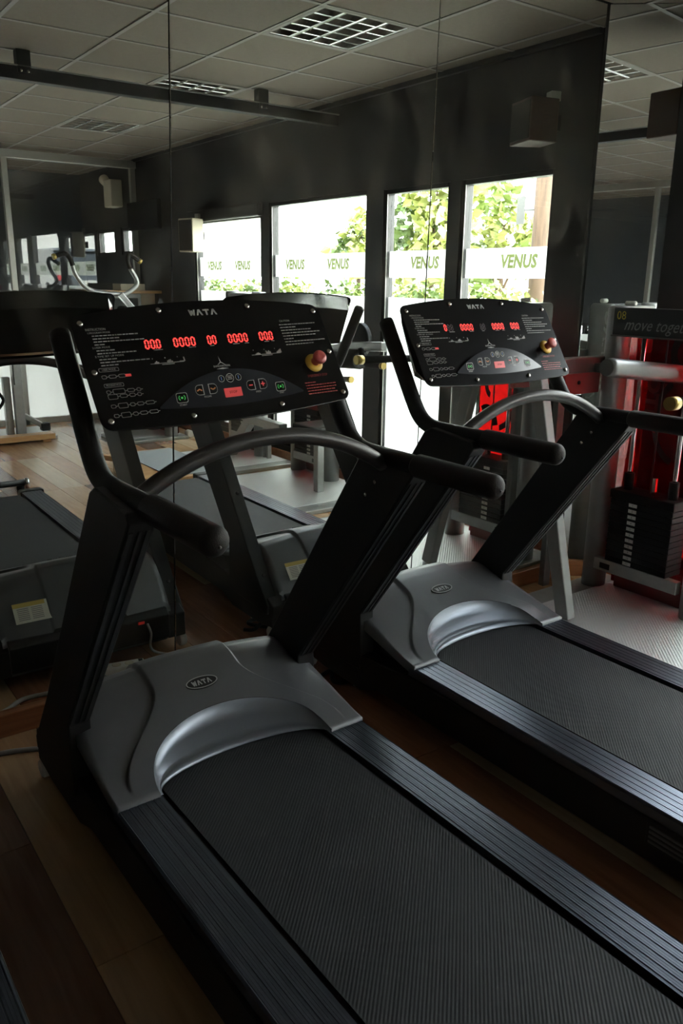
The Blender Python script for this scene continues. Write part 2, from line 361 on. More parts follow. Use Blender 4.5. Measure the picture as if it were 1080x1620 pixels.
# ================================================================ SETTING
# ---- floor
fl = box('floor', (XL - .1, YB - .1, -.12), (XR + .1, MY + .1, -.004), subfloor, bev=0); tag(fl, kind='structure')
PW, PL = .195, 1.25
pm = {}
x = XL; i = 0
rnd = random.Random(11)
while x < XR - .01:
    x1 = min(x + PW, XR); y = YP - rnd.random() * PL
    while y < MY:
        y1 = min(y + PL, MY); ya = max(y, YP)
        if y1 - ya > .03:
            k = rnd.choices(range(5), (3, 2.6, 2.2, .5, 1.6))[0]
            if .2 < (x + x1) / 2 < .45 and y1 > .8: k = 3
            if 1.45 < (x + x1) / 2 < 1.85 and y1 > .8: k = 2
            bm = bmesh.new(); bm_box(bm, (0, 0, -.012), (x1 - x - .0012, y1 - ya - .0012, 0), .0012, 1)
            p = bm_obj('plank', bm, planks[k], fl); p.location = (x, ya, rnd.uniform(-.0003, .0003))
        y = y1
    x = x1
# ---- ceiling
ce = box('ceiling', (XL - .1, YB - .1, ZC + .04), (XR + .1, MY + .1, ZC + .25), tilem, bev=0); tag(ce, kind='structure')
gx = [2.5 + .6 * k for k in range(-10, 4)]; gx = [XL] + [g for g in gx if XL + .05 < g < XR - .03] + [XR]
gy = [1.36 + .6 * k for k in range(-13, 4)]; gy = [YB] + [g for g in gy if YB + .05 < g < MY - .03] + [MY]
light_cells = [(a, b) for a in (2.5, .1, -2.3) for b in (1.36, -.44, -2.24)] + [(2.5, -4.64), (.1, -4.64)]
tcache = {}
for a, b in zip(gx, gx[1:]):
    for c, d in zip(gy, gy[1:]):
        if any(abs(a - p) < .02 and abs(c - q) < .02 for p, q in light_cells): continue
        key = (round(b - a, 3), round(d - c, 3))
        if key not in tcache:
            bm = bmesh.new(); bm_box(bm, (0.004, 0.004, 0), (b - a - .004, d - c - .004, .02), .002, 1); me = bpy.data.meshes.new('ceiling_tile'); bmesh.ops.recalc_face_normals(bm, faces=bm.faces); bm.to_mesh(me); bm.free(); me.materials.append(tilem); tcache[key] = me
        t = link('ceiling_tile', tcache[key], ce); t.location = (a, c, ZC + rnd.uniform(0, .0015))
for g in gx[1:-1]: box('grid_bar', (g - .012, YB, ZC - .004), (g + .012, MY, ZC + .03), gridm, ce, 0)
for g in gy[1:-1]: box('grid_bar', (XL, g - .012, ZC - .0035), (XR, g + .012, ZC + .03), gridm, ce, 0)
tr = box('trim_1', (XR - .03, YP, ZC - .03), (XR + .01, CHY, ZC), wallb, bev=.002); tag(tr, kind='structure')
# ---- walls
wf = box('wall_front', (XL - .1, MY + .012, 0), (CHX + .02, MY + .2, ZC + .04), wallb, bev=0); tag(wf, kind='structure')
wl = box('wall_left', (XL - .2, YB, 0), (XL, MY + .1, ZC + .04), walld, bev=0); tag(wl, kind='structure')
bm = bmesh.new()
SX0, SX1, SZ0, SZ1 = -2.85, 3.70, .10, .98      # low glazing added to backlight the frosted panes and brighten the mirrored floor
bm_box(bm, (XL - .2, YB - .2, 0), (SX0, YB, ZC + .04)); bm_box(bm, (SX1, YB - .2, 0), (XR + .2, YB, ZC + .04)); bm_box(bm, (SX0, YB - .2, 0), (SX1, YB, SZ0)); bm_box(bm, (SX0, YB - .2, SZ1), (SX1, YB, ZC + .04))
wb = bm_obj('wall_back', bm, walld); tag(wb, kind='structure')
for k in range(4):  # windows of the added strip, put in for their light
    a = SX0 + (SX1 - SX0) * k / 4; b = SX0 + (SX1 - SX0) * (k + 1) / 4
    wn = box('window_%d' % (k + 7), (a, YB - .12, SZ0), (a + .05, YB - .05, SZ1), framem, bev=.004); tag(wn, kind='structure')
    box('frame_bar', (b - .05, YB - .12, SZ0), (b, YB - .05, SZ1), framem, wn, .004); box('frame_bar', (a + .05, YB - .12, SZ1 - .05), (b - .05, YB - .05, SZ1), framem, wn, .004); box('frame_bar', (a + .05, YB - .12, SZ0), (b - .05, YB - .05, SZ0 + .05), framem, wn, .004)
    box('pane', (a + .05, YB - .089, SZ0 + .05), (b - .05, YB - .083, SZ1 - .05), M_glass, wn, 0)
# chamfer
cv = Vector((XR - CHX, CHY - MY, 0)); cl = cv.length; cv.normalize(); cn = Vector((cv.y, -cv.x, 0))
if cn.x > 0: cn = -cn
cang = math.atan2(cv.y, cv.x)
wc = box('wall_corner', (-.02, .012, 0), (cl + .06, .2, ZC + .04), wallb, bev=0); wc.location = (CHX, MY, 0); wc.rotation_euler = (0, 0, cang); tag(wc, kind='structure')
# window wall: pieces between openings
wins = [(1.555, 2.314, 2.216), (.764, 1.451, 2.216), (-.828, .571, 2.23), (-2.306, -.971, 2.15)]
far_wins = [(-5.10, -4.50, 1.86, 2.17), (-4.28, -3.90, 1.86, 2.17)]
ZB = .14
bm = bmesh.new()
def wp(y0, y1, z0, z1): bm_box(bm, (XR, y0, z0), (XR + .10, y1, z1))
ys = [CHY + .12] + [v for (a, b, t) in wins for v in (b, a)] + [YP]
wp(wins[0][1], CHY + .2, 0, ZC + .04)
for (a, b, t), nx in zip(wins, wins[1:] + [None]):
    wp(a, b, t, ZC + .04); wp(a, b, 0, ZB)
    lo = nx[1] if nx else YP
    wp(lo, a, 0, ZC + .04)
py = YP
for a, b, z0, z1 in sorted(far_wins, key=lambda q: -q[1]):
    wp(b, py, 0, ZC + .04); wp(a, b, 0, z0); wp(a, b, z1, ZC + .04); py = a
wp(YB - .2, py, 0, ZC + .04)
wr = bm_obj('wall_right', bm, wallb); tag(wr, kind='structure')
# windows
for k, (a, b, t) in enumerate(wins):
    wn = box('window_%d' % (k + 1), (XR + .012, a, ZB), (XR + .082, a + .030, t), framem, bev=.004); tag(wn, kind='structure')
    box('frame_bar', (XR + .012, b - .030, ZB), (XR + .082, b, t), framem, wn, .004)
    box('frame_bar', (XR + .012, a + .030, t - .030), (XR + .082, b - .030, t), framem, wn, .004)
    box('frame_bar', (XR + .012, a + .030, ZB), (XR + .082, b - .030, ZB + .05), framem, wn, .004)
    fi = box('glazing_strip', (XR + .008, a + .030, ZB + .05), (XR + .0122, a + .036, t - .030), alum, wn, 0)
    box('pane', (XR + .050, a + .030, ZB + .05), (XR + .056, b - .030, t - .030), M_glass, wn, 0)
    box('frosted_film', (XR + .044, a + .031, ZB + .05), (XR + .0455, b - .031, 1.479), M_film, wn, 0)
    st = box('film_stripe', (XR + .044, a + .031, 1.618), (XR + .0455, b - .031, 1.80), M_stripe, wn, 0)
    # lettering of the stripe, readable from the street
    bm = bmesh.new()
    cs = [(b - .27, 'VENUS')] if b - a < .8 else [(b - .42, 'VENUS'), (a + .35, 'VENUS')]
    for cyy, s in cs:
        add_text(bm, s, 0, 0, .085, .30, 0, shear=.12)
        for v in bm.verts:
            if not v.tag: v.co.x += cyy; v.tag = True
    for v in bm.verts: v.co = Vector((XR + .0425, v.co.x, 1.715 + v.co.y))
    lt = bm_obj('lettering', bm, M_letter, wn)
for k, (a, b, z0, z1) in enumerate(far_wins):
    wn = box('window_%d' % (k + 5), (XR + .012, a, z0), (XR + .082, a + .04, z1), framem, bev=.004); tag(wn, kind='structure')
    box('frame_bar', (XR + .012, b - .04, z0), (XR + .082, b, z1), framem, wn, .004)
    box('frame_bar', (XR + .012, a + .04, z0), (XR + .082, b - .04, z0 + .04), framem, wn, .004)
    box('frame_bar', (XR + .012, a + .04, z1 - .04), (XR + .082, b - .04, z1), framem, wn, .004)
    box('pane', (XR + .050, a + .04, z0 + .04), (XR + .056, b - .04, z1 - .04), M_glass, wn, 0)
# dark roller box above the fourth window
rb = box('trim_2', (XR - .05, -2.36, 2.13), (XR + .0, -.93, 2.24), wallb, bev=.01); tag(rb, kind='structure')
# ---- baseboards
bf = box('baseboard_front', (XL, MY - .022, 0), (CHX + .01, MY + .012, .088), woodb, bev=.004); tag(bf, kind='structure')
bc = box('baseboard_corner', (0, -.022, 0), (cl, .012, .088), woodb, bev=.004); bc.location = (CHX, MY, 0); bc.rotation_euler = (0, 0, cang); tag(bc, kind='structure')
br = box('baseboard_right', (XR - .02, YP + .03, 0), (XR, CHY - .01, .095), woodb, bev=.004); tag(br, kind='structure')
# ---- mirrors
def mirror_panel(x0b, x0t, x1b, x1t, label):
    z0, z1 = .09, ZC - .004
    bm = bmesh.new(); v = []
    for y in (MY, MY + .008):
        v += [bm.verts.new(p) for p in ((x0b, y, z0), (x1b, y, z0), (x1t, y, z1), (x0t, y, z1))]
    fs = [bm.faces.new([v[i] for i in q]) for q in ((0, 1, 2, 3), (7, 6, 5, 4), (0, 4, 5, 1), (1, 5, 6, 2), (2, 6, 7, 3), (3, 7, 4, 0))]
    bmesh.ops.recalc_face_normals(bm, faces=fs)
    es = [e for e in fs[0].edges]
    bmesh.ops.bevel(bm, geom=es, offset=.0022, segments=1, affect='EDGES')
    o = bm_obj('mirror_panel', bm, M_mirror); tag(o, label, 'mirror', 'wall mirror panels'); return o
g = .0012
mirror_panel(XL + .01, XL + .01, 1.217 - g, 1.318 - g, 'tall frameless wall mirror panel at the left, showing the glass partition')
mirror_panel(1.217 + g, 1.318 + g, 2.452 - g, 2.500 - g, 'tall frameless wall mirror panel in the middle, behind the nearest console')
mirror_panel(2.452 + g, 2.500 + g, CHX - g, CHX - g - .01, 'tall frameless wall mirror panel behind the farther treadmill, showing the tree')
bm = bmesh.new(); bm_box(bm, (.004, 0, .09), (cl - .004, .008, ZC - .004), .002, 1)
o = bm_obj('mirror_panel', bm, M_mirror); o.location = (CHX, MY, 0); o.rotation_euler = (0, 0, cang)
tag(o, 'narrow angled corner mirror panel behind the machine numbered 08', 'mirror', 'wall mirror panels')
# ---- glass partition
pa = box('wall_partition', (XL, YP - .04, ZC - .10), (XR, YP + .04, ZC - .02), alum, bev=.004); tag(pa, kind='structure')
for px in (-2.6, -.95, .72, 2.43, XR - .04):
    box('post', (px - .03, YP - .03, 0), (px + .03, YP + .03, ZC - .10), alum, pa, .004)
box('bottom_rail', (XL, YP - .03, 0), (XR, YP + .03, .07), alum, pa, .004)
for x0, x1 in ((-2.57, -.98), (-.92, .69), (.75, 2.40), (2.46, XR - .07)):
    box('pane', (x0, YP - .004, .92), (x1, YP + .004, ZC - .10), M_pglass, pa, 0)
    box('frosted_pane', (x0, YP - .003, .07), (x1, YP + .003, .92), M_frost, pa, 0)

# ================================================================ TREADMILLS
DK = .255            # deck height
def sstep(t): t = max(0., min(1., t)); return t * t * (3 - 2 * t)
def crease_u(v):
    return .152 + .196 * (1 - sstep((v - .045) / .30))
def hood_h(u, v):
    base = [(0, .010), (.05, .024), (.11, .046), (.31, .118), (.40, .150), (.44, .157), (.48, .150), (.53, .122), (.58, .075), (.63, .015), (.67, -.05)]
    h = base[-1][1]
    for (a, p), (b, q) in zip(base, base[1:]):
        if v <= b:
            h = p + (q - p) * (v - a) / (b - a); break
    h -= .035 * (abs(u) / .4) ** 2.4 * min(1, max(0, v) / .3)
    h += .014 * sstep((crease_u(v) - abs(u)) / .013 + .5) * sstep(v / .12) 
    return h
def make_treadmill():
    t = empty('treadmill')
    # --- deck frame and running gear
    for s in (-1, 1):
        bm = bmesh.new(); bm_prism(bm, [(-1.52, .10), (-1.50, .222), (.02, .222), (.20, .20), (.62, .20), (.69, .17), (.69, .06), (.55, .045), (.30, .045), (.20, .085)], 0, s * .33, s * .412, .006)
        bm_obj('side_frame', bm, black2, t)
        # ribbed foot rail
        prof = [(.276, .0)]
        n = 5; x0 = .283; wdt = (.396 - x0) / n
        for k in range(n):
            a = x0 + k * wdt
            prof += [(a + .0015, .0), (a + .0022, .0016), (a + wdt * .32, .0016), (a + wdt * .34, .0010), (a + wdt * .36, .0016), (a + wdt * .64, .0016), (a + wdt * .66, .0010), (a + wdt * .68, .0016), (a + wdt - .0022, .0016), (a + wdt - .0015, .0)]
        prof += [(.398, .002), (.403, -.004), (.403, -.034), (.276, -.034)]
        bm = bmesh.new(); bm_prism(bm, [(s * p, DK - .0016 + q) for p, q in prof], 1, -1.50, .03)
        bm_obj('foot_rail', bm, railm, t)
        bm = bmesh.new(); bm_box(bm, (min(s * .27, s * .418), -1.57, .07), (max(s * .27, s * .418), -1.495, DK + .006), .012, 3)
        bm_obj('end_cap', bm, black2, t)
        # vent on the outer side towards the rear
        bm = bmesh.new(); bm_box(bm, (s * .412 - .002, -1.20, .15), (s * .412 + .002, -.96, .215), .001, 1)
        vp = bm_obj('vent_panel', bm, black2, t)
        for k in range(4):
            bm = bmesh.new(); z = .158 + k * .0145; bm_box(bm, (s * .414 - .004, -1.19, z), (s * .414 + .004, -.97, z + .007), .001, 1)
            bm_obj('vent_slat', bm, hoodm, vp)
        bm = bmesh.new(); bm_tube(bm, [(s * .27, -1.42, .105), (s * .27, -1.42, .0)], .03, 14); bm_obj('rear_foot', bm, black2, t)
        wl_ = lathe('front_wheel', [(.0, -.016), (.026, -.016), (.031, -.010), (.031, .010), (.026, .016), (.0, .016)][1:-1], wheelw, t, 20, Matrix.Translation((s * .40, .665, .034)) @ Matrix.Rotation(R(90), 4, 'Y'))
    # belt with rollers
    bm = bmesh.new(); P = []
    zt, zb = DK - .010, .135; r = (zt - zb) / 2; zc = (zt + zb) / 2
    P += [(.30, zt), (-1.47, zt)]
    for k in range(1, 10): a = R(90 + 18 * k); P.append((-1.47 + r * math.cos(a), zc + r * math.sin(a)))
    P += [(-1.47, zb), (.30, zb)]
    for k in range(1, 10): a = R(-90 + 18 * k); P.append((.30 + r * math.cos(a), zc + r * math.sin(a)))
    hw = .258; V = []; F = []; n = len(P)
    for y, z in P: V += [(-hw, y, z), (hw, y, z)]
    F = [(2 * i, 2 * i + 1, 2 * ((i + 1) % n) + 1, 2 * ((i + 1) % n)) for i in range(n)]
    Vi = [(x, y * .997 - .001, zc + (z - zc) * .95) for x, y, z in V]; m0 = len(V)
    F += [(m0 + a, m0 + d, m0 + c, m0 + b) for a, b, c, d in F[:n]]
    F += [(2 * i, 2 * ((i + 1) % n), m0 + 2 * ((i + 1) % n), m0 + 2 * i) for i in range(n)] + [(2 * i + 1, m0 + 2 * i + 1, m0 + 2 * ((i + 1) % n) + 1, 2 * ((i + 1) % n) + 1) for i in range(n)]
    from_py('running_belt', V + Vi, F, M_belt, t)
    box('deck_board', (-.33, -1.44, .15), (.33, .28, .235), black2, t, .003)
    # --- base box at the front
    bm = bmesh.new(); bm_prism(bm, [(.36, .045), (.36, .19), (.60, .203), (.675, .203), (.70, .18), (.70, .075), (.66, .045)], 0, -.335, .335, .006)
    fb = bm_obj('front_base', bm, black2, t)
    box('rocker_switch', (.19, .699, .162), (.218, .705, .174), redsw, fb, .002)
    # --- motor hood: polar grid from the scoop edge to the outline
    rows = [.205 * math.sin(math.pi / 2 * k / 26) ** .9 for k in range(27)] + [.205 + (.44 - .205) * k / 22 for k in range(1, 23)] + [.44 + .232 * k / 28 for k in range(1, 29)]
    def u_in(v):
        if v >= .205: return 0.
        sn = (v / .205) ** (1 / .9); return .282 * math.sqrt(max(0, 1 - sn * sn))
    def u_out(v): return .402 if v < .318 else (.352 if v > .335 else .402 - .05 * (v - .318) / .017)
    V = []; F = []
    for s in (-1, 1):
        b0 = len(V); nc = None
        for v in rows:
            a, c_, e = u_in(v), crease_u(v), u_out(v)
            c0, c1 = max(a + .004, c_ - .010), max(a + .008, c_ + .010)
            cols_ = [a + (c0 - a) * k / 16 for k in range(16)] + [c0 + (c1 - c0) * k / 8 for k in range(8)] + [c1 + (e - c1) * k / 8 for k in range(9)]
            cols_ = [(min(q, e), None) for q in cols_]
            vs = [(s * q, v, DK + hood_h(q, v)) for q, _ in cols_]
            vs.append((s * e, v, DK + hood_h(e, v) - (.035 if v < .33 else .012) if v < .44 else DK - .05))
            nc = len(vs); V += vs
        for r_ in range(len(rows) - 1):
            for k in range(nc - 1): F.append((b0 + r_ * nc + k, b0 + r_ * nc + k + 1, b0 + (r_ + 1) * nc + k + 1, b0 + (r_ + 1) * nc + k))
        e0 = len(V)
        for k in range(nc): q = V[b0 + k]; V.append((q[0], q[1], DK - .004))
        for k in range(nc - 1): F.append((b0 + k, b0 + k + 1, e0 + k + 1, e0 + k))
    bm = bmesh.new(); bv = [bm.verts.new(v) for v in V]
    for f in F:
        try: bm.faces.new([bv[k] for k in f])
        except ValueError: pass
    bmesh.ops.remove_doubles(bm, verts=bm.verts, dist=.00005)
    hd = bm_obj('motor_hood', bm, hoodm, t, True)
    # --- scoop: polished vault between belt arc and hood edge, with a double lip
    V = []; F = []; NA = 60
    rings = [(.282, .205, None, 0), (.281, .196, .058, 0), (.279, .172, .045, 0), (.277, .140, .022, 0), (.276, .122, .010, 0), (.276, .117, .013, 0), (.275, .112, .005, 0), (.274, .106, .004, 0), (.274, .104, -.006, 0)]
    for i in range(NA + 1):
        th = math.pi * i / NA
        for a, b, z, _ in rings:
            x, y = a * math.cos(th), b * math.sin(th) ** .9
            hh = hood_h(x, y)
            if z is None: zz = hh - .0015
            else:
                k = math.sin(th) ** .7; zz = min(hh - .003, z * k + .004 * (1 - k))
            V.append((x, y, DK + zz))
    st = len(rings)
    for i in range(NA):
        for k in range(st - 1): F.append((i * st + k, i * st + k + 1, (i + 1) * st + k + 1, (i + 1) * st + k))
    from_py('scoop_panel', V, F, scoopm, hd, True)
    # hood badge
    n_ = Vector((0, -.34, 1)).normalized(); bx = Vector((1, 0, 0)); by = n_.cross(bx)
    bmz = Matrix(((bx.x, by.x, n_.x, -.005), (bx.y, by.y, n_.y, .295), (bx.z, by.z, n_.z, DK + hood_h(0, .295) + .0035), (0, 0, 0, 1)))
    el = [(.053 * math.cos(2 * math.pi * k / 28), .0245 * math.sin(2 * math.pi * k / 28)) for k in range(28)]
    bm = bmesh.new(); flat(bm, el, -.006, .006); bd = bm_obj('badge', bm, black2, hd, mw=bmz)
    bd.name = 'badge'
    bm = bmesh.new(); ring_flat(bm, el, [(x * .93, y * .86) for x, y in el], .0004, .0006); o = bm_obj('badge_rim', bm, silver, hd, mw=bmz)
    bm = bmesh.new(); wata(bm, 0, 0, .066, .020, .0004); bm_obj('badge_lettering', bm, silver, hd, mw=bmz)
    # warning sticker and bolts on the front of the hood
    def front_m(u, v, off=.0015):
        e = .01; dz = (hood_h(u, v + e) - hood_h(u, v - e)) / (2 * e)
        n = Vector((0, -dz, 1)).normalized(); ax = Vector((-1, 0, 0)); ay = n.cross(ax)
        p = Vector((u, v, DK + hood_h(u, v))) + n * off
        return Matrix(((ax.x, ay.x, n.x, p.x), (ax.y, ay.y, n.y, p.y), (ax.z, ay.z, n.z, p.z), (0, 0, 0, 1)))
    fm = front_m(-.19, .612, .005) @ Matrix.Scale(1.3, 4)
    bm = bmesh.new(); flat(bm, [(-.075, -.033), (.075, -.033), (.075, .033), (-.075, .033)], 0, .0008); bm_obj('warning_sticker', bm, stickw, hd, mw=fm)
    bm = bmesh.new(); flat(bm, [(-.022, .019), (.075, .019), (.075, .033), (-.022, .033)], .0009, .0004); bm_obj('sticker_band', bm, sticky, hd, mw=fm)
    bm = bmesh.new()
    for q in stroke([(-.058, .018), (-.05, .004), (-.056, -.008), (-.048, -.022)], .005) + stroke([(-.066, .012), (-.05, .004), (-.036, .012)], .004) + stroke([(-.056, -.008), (-.038, -.016)], .005): flat(bm, q, .0009, .0004)
    for col in (-.012, .03):
        for k in range(7): flat(bm, [(col, .012 - k * .006), (col + .034, .012 - k * .006), (col + .034, .0145 - k * .006), (col, .0145 - k * .006)], .0009, .0003)
    bm_obj('sticker_print', bm, greyp, hd, mw=fm)
    # --- uprights
    for s in (-1, 1):
        poly = [(.305, .135), (.29, .16), (.30, DK + .115), (-.245, DK + .845), (-.235, DK + .868), (-.05, DK + .884), (-.02, DK + .868), (.49, DK + .125), (.62, DK - .045), (.66, DK - .09), (.655, .12)]
        bm = bmesh.new(); bm_prism(bm, poly, 0, s * .356, s * .422, .005)
        up = bm_obj('upright', bm, black, t)
        # extruded rear channel with two ridges
        d = Vector((0, -.245 - .30, .73)).normalized(); nrm = Vector((0, -d.z, d.y))
        for off, wd in ((.009, .010), (.030, .006), (.050, .010)):
            x0 = s * (.356 + off) if s > 0 else -(.356 + off + wd)
            a = Vector((x0, .297, DK + .122)); b = Vector((x0, -.225, DK + .822))
            V = []
            for p in (a, b):
                for dx, dn in ((0, 0.001), (wd, 0.001), (wd, -.0055), (0, -.0055)): V.append(p + Vector((dx, 0, 0)) - nrm * dn * 1.0)
            V = [tuple(v) for v in V]
            from_py('channel_ridge', V, [(0, 1, 2, 3), (7, 6, 5, 4), (0, 4, 5, 1), (1, 5, 6, 2), (2, 6, 7, 3), (3, 7, 4, 0)], ridgem, up)
        for (v, w_) in ((-.09, .80), (-.05, .755)):
            lathe('bolt', [(.006, 0), (.006, .003), (.003, .004)], screwm, up, 12, Matrix.Translation((s * .356, v, DK + w_)) @ Matrix.Rotation(R(-90 * s), 4, 'Y'))
        for (v, w_) in ((.565, .02), (.33, .36)):
            p = Vector((s * .389, v + .004, DK + w_ + .004))
            lathe('bolt', [(.008, 0), (.008, .004), (.004, .006)], black2, up, 12, Matrix.Translation(p) @ Matrix.Rotation(R(-55), 4, 'X'))
    # --- side tubes with grips
    for s in (-1, 1):
        pts = [(.372, .2506, 1.20), (.373, .16, 1.058), (.374, .10, .963), (.375, .055, .905), (.375, .005, .879), (.374, -.06, .873), (.373, -.16, .873), (.372, -.26, .873)]
        path = catmull([(s * a, b, DK + c) for a, b, c in pts], 6)
        bm = bmesh.new(); bm_tube(bm, path[::-1], .026, 18, True, 0); sd = bm_obj('side_tube', bm, black, t)
        lathe('tube_plug', [(.025, 0), (.024, .006), (.012, .009)], black2, sd, 18, Matrix.Translation(path[0]) @ Vector((0, .537, .844)).to_track_quat('Z', 'Y').to_matrix().to_4x4())
        bm = bmesh.new(); bm_tube(bm, [(s * .372, -.245, DK + .873), (s * .371, -.25, DK + .873), (s * .369, -.40, DK + .873), (s * .368, -.515, DK + .873)], [.027, .0315, .0315, .0315], 22, True, 7)
        gr = bm_obj('hand_grip', bm, foam, t)
        lathe('grip_button', [(.0035, 0), (.003, .002), (.0012, .003)], tubem, gr, 10, Matrix.Translation((s * .368, -.5405, DK + .867)) @ Matrix.Rotation(R(90), 4, 'X'))
    # --- arched cross bar
    A = []
    hc, sg = .358, .112; rad = (hc * hc + sg * sg) / (2 * sg); a0 = math.asin(hc / rad)
    for k in range(41):
        a = -a0 + 2 * a0 * k / 40; A.append((rad * math.sin(a), -.12 - .0 * math.cos(a), DK + .855 + rad * math.cos(a) - (rad - sg)))
    tube('arched_bar', A, .0205, tubem, t, 18)
    # --- console: housing is the part, everything on it is a sub-part; local frame = plate plane (a, b, n)
    O = Vector((0, .046, DK + 1.022)); Y = Vector((0, .537, .844)).normalized(); X = Vector((1, 0, 0)); Nn = X.cross(Y)
    CM = Matrix(((X.x, Y.x, Nn.x, O.x), (X.y, Y.y, Nn.y, O.y), (X.z, Y.z, Nn.z, O.z), (0, 0, 0, 1)))
    def top_b(a): return .307 - .031 * (abs(a) / .365) ** 2
    def bot_b(a): return -.036 + .016 * (abs(a) / .365) ** 2
    NA = 32; V = []; F = []
    prof = [(0, -.006), (1, -.006), (1.03, -.016), (.88, -.058), (.24, -.085), (.12, -.052), (.03, -.016)]
    for i in range(NA + 1):
        a = -.346 + .692 * i / NA; b0_, b1_ = bot_b(a) + .012, top_b(a) - .008
        e = min(1, (.346 - abs(a)) / .02); e = .55 + .45 * math.sqrt(max(0, e))
        for q, z in prof: V.append((a, b0_ + (b1_ - b0_) * (q if 0 <= q <= 1 else q), z * (e if z < -.02 else 1)))
    m_ = len(prof)
    for i in range(NA):
        for k in range(m_): F.append((i * m_ + k, i * m_ + (k + 1) % m_, (i + 1) * m_ + (k + 1) % m_, (i + 1) * m_ + k))
    F.append(tuple(range(m_))); F.append(tuple(NA * m_ + k for k in range(m_))[::-1])
    co = from_py('console', V, F, mat('console_housing', (.012, .012, .013), .16, coat=.3), t, mw=CM)
    # face plate outline with rounded corners
    ol = []
    n = 24
    for i in range(n + 1):
        a = .335 - .67 * i / n; ol.append((a, top_b(a)))
    for k in range(1, 6): an = R(90 + 15 * k); ol.append((-.335 + .03 * math.cos(an), top_b(.335) - .03 + .03 * math.sin(an)))
    ol.append((-.365, bot_b(.335) + .03))
    for k in range(1, 6): an = R(180 + 15 * k); ol.append((-.335 + .03 * math.cos(an), bot_b(.335) + .03 + .03 * math.sin(an)))
    for i in range(n + 1):
        a = -.335 + .67 * i / n; ol.append((a, bot_b(a)))
    for k in range(1, 6): an = R(270 + 15 * k); ol.append((.335 + .03 * math.cos(an), bot_b(.335) + .03 + .03 * math.sin(an)))
    ol.append((.365, top_b(.335) - .03))
    for k in range(1, 6): an = R(15 * k); ol.append((.335 + .03 * math.cos(an), top_b(.335) - .03 + .03 * math.sin(an)))
    bm = bmesh.new(); bm_prism(bm, ol, 2, -.006, 0, .0015, )
    fp = bm_obj('face_plate', bm, platem, co)
    for a, b in ((-.342, .257), (.342, .257), (-.342, 0), (.342, 0), (-.131, .283), (.131, .283), (-.131, -.012), (.131, -.012), (-.345, .127), (.345, .127)):
        lathe('screw', [(.008, 0), (.008, .002), (.0065, .005), (.003, .0062)], screwm, co, 14, Matrix.Translation((a, b, 0)))
    bm = bmesh.new(); wata(bm, -.006, .272, .084, .017, .0002); bm_obj('brand_lettering', bm, silver, co)
    # instruction column and caution column
    bm = bmesh.new(); rn = random.Random(3)
    add_text(bm, 'INSTRUCTION', -.333, .240, .0065, .050, .0004, True)
    yy = .231
    for item in ('1.PROGRAM MODE', .115, .055, .118, .022, '2.USER MODE', .045, .095, '3.TIME SET UP MODE', .04, .12, .04):
        if isinstance(item, str): add_text(bm, item, -.330, yy, .0048, .005 * len(item) * .8, .0004, True)
        else:
            xx = -.322
            while xx < -.322 + item: wd = rn.uniform(.004, .013); flat(bm, [(xx, yy - .0013), (xx + wd, yy - .0013), (xx + wd, yy + .0013), (xx, yy + .0013)], .0001, .0003); xx += wd + .002
        yy -= .0079
    add_text(bm, 'CAUTION', .218, .232, .006, .033, .0004, True)
    yy = .221
    for item in (.118, .05, .092, .128, .105, .03, .128, .09):
        xx = .213
        while xx < .213 + item: wd = rn.uniform(.004, .013); flat(bm, [(xx, yy - .0013), (xx + wd, yy - .0013), (xx + wd, yy + .0013), (xx, yy + .0013)], .0001, .0003); xx += wd + .002
        yy -= .0088
    bm_obj('instruction_print', bm, greyp, co)
    # mode diagrams
    bm = bmesh.new()
    def pill(x0, x1, y, h=.0085, r=.003): o_ = rrect(x0, y - h / 2, x1, y + h / 2, min(r, h / 2 - .0002)); ring_flat(bm, o_, inset(o_, .0009), 0, .0004)
    pill(-.332, -.282, .1325, .010); add_text(bm, 'USER MODE', -.307, .1325, .005, .034, .0005)
    pill(-.331, -.282, .0915, .010); add_text(bm, 'PROGRAM MODE', -.3065, .0915, .005, .038, .0005)
    for y, L in ((.114, (.012, .018, .018)), (.0745, (.01, .03, .018, .01)), (.062, (.024, .018, .014, .01)), (.0375, (.012, .024, .012, .016, .022)), (.013, (.012, .024, .012, .018, .022))):
        xx = -.33
        for q in L:
            pill(xx, xx + q, y, .009 if q < .024 else .013)
            xx += q; flat(bm, [(xx + .001, y - .0006), (xx + .005, y - .0006), (xx + .005, y + .0006), (xx + .001, y + .0006)], 0, .0004); xx += .006
    # profile pictograms
    for bx_ in (-.198, .094):
        flat(bm, [(bx_, .1365), (bx_ + .092, .1365), (bx_ + .092, .138), (bx_, .138)], 0, .0004)
        for k in range(3):
            c_ = bx_ + .012 + .034 * k
            hs = [(.003, .006, .003), (.005, .007, .008, .004), (.002, .002, .002, .012)][k] if bx_ < 0 else [(.002, .004, .005, .003), (.009, .006, .009, .006), (.004, .006, .009, .011)][k]
            for j, q in enumerate(hs): flat(bm, [(c_ + j * .004, .138), (c_ + j * .004 + .0034, .138), (c_ + j * .004 + .0034, .138 + q), (c_ + j * .004, .138 + q)], 0, .0004)
            flat(bm, [(c_ - .004, .150), (c_ - .002, .150), (c_ - .002, .1525), (c_ - .004, .1525)], 0, .0004)
        flat(bm, [(bx_ + .03, .1325), (bx_ + .064, .1325), (bx_ + .064, .1345), (bx_ + .03, .1345)], 0, .0003)
    bm_obj('diagram_print', bm, greyp, co)
    bm = bmesh.new(); flat(bm, rrect(-.271, .1105, -.256, .1175, .001), 0, .0005); bm_obj('red_key_print', bm, stopm, co)
    bm = bmesh.new()
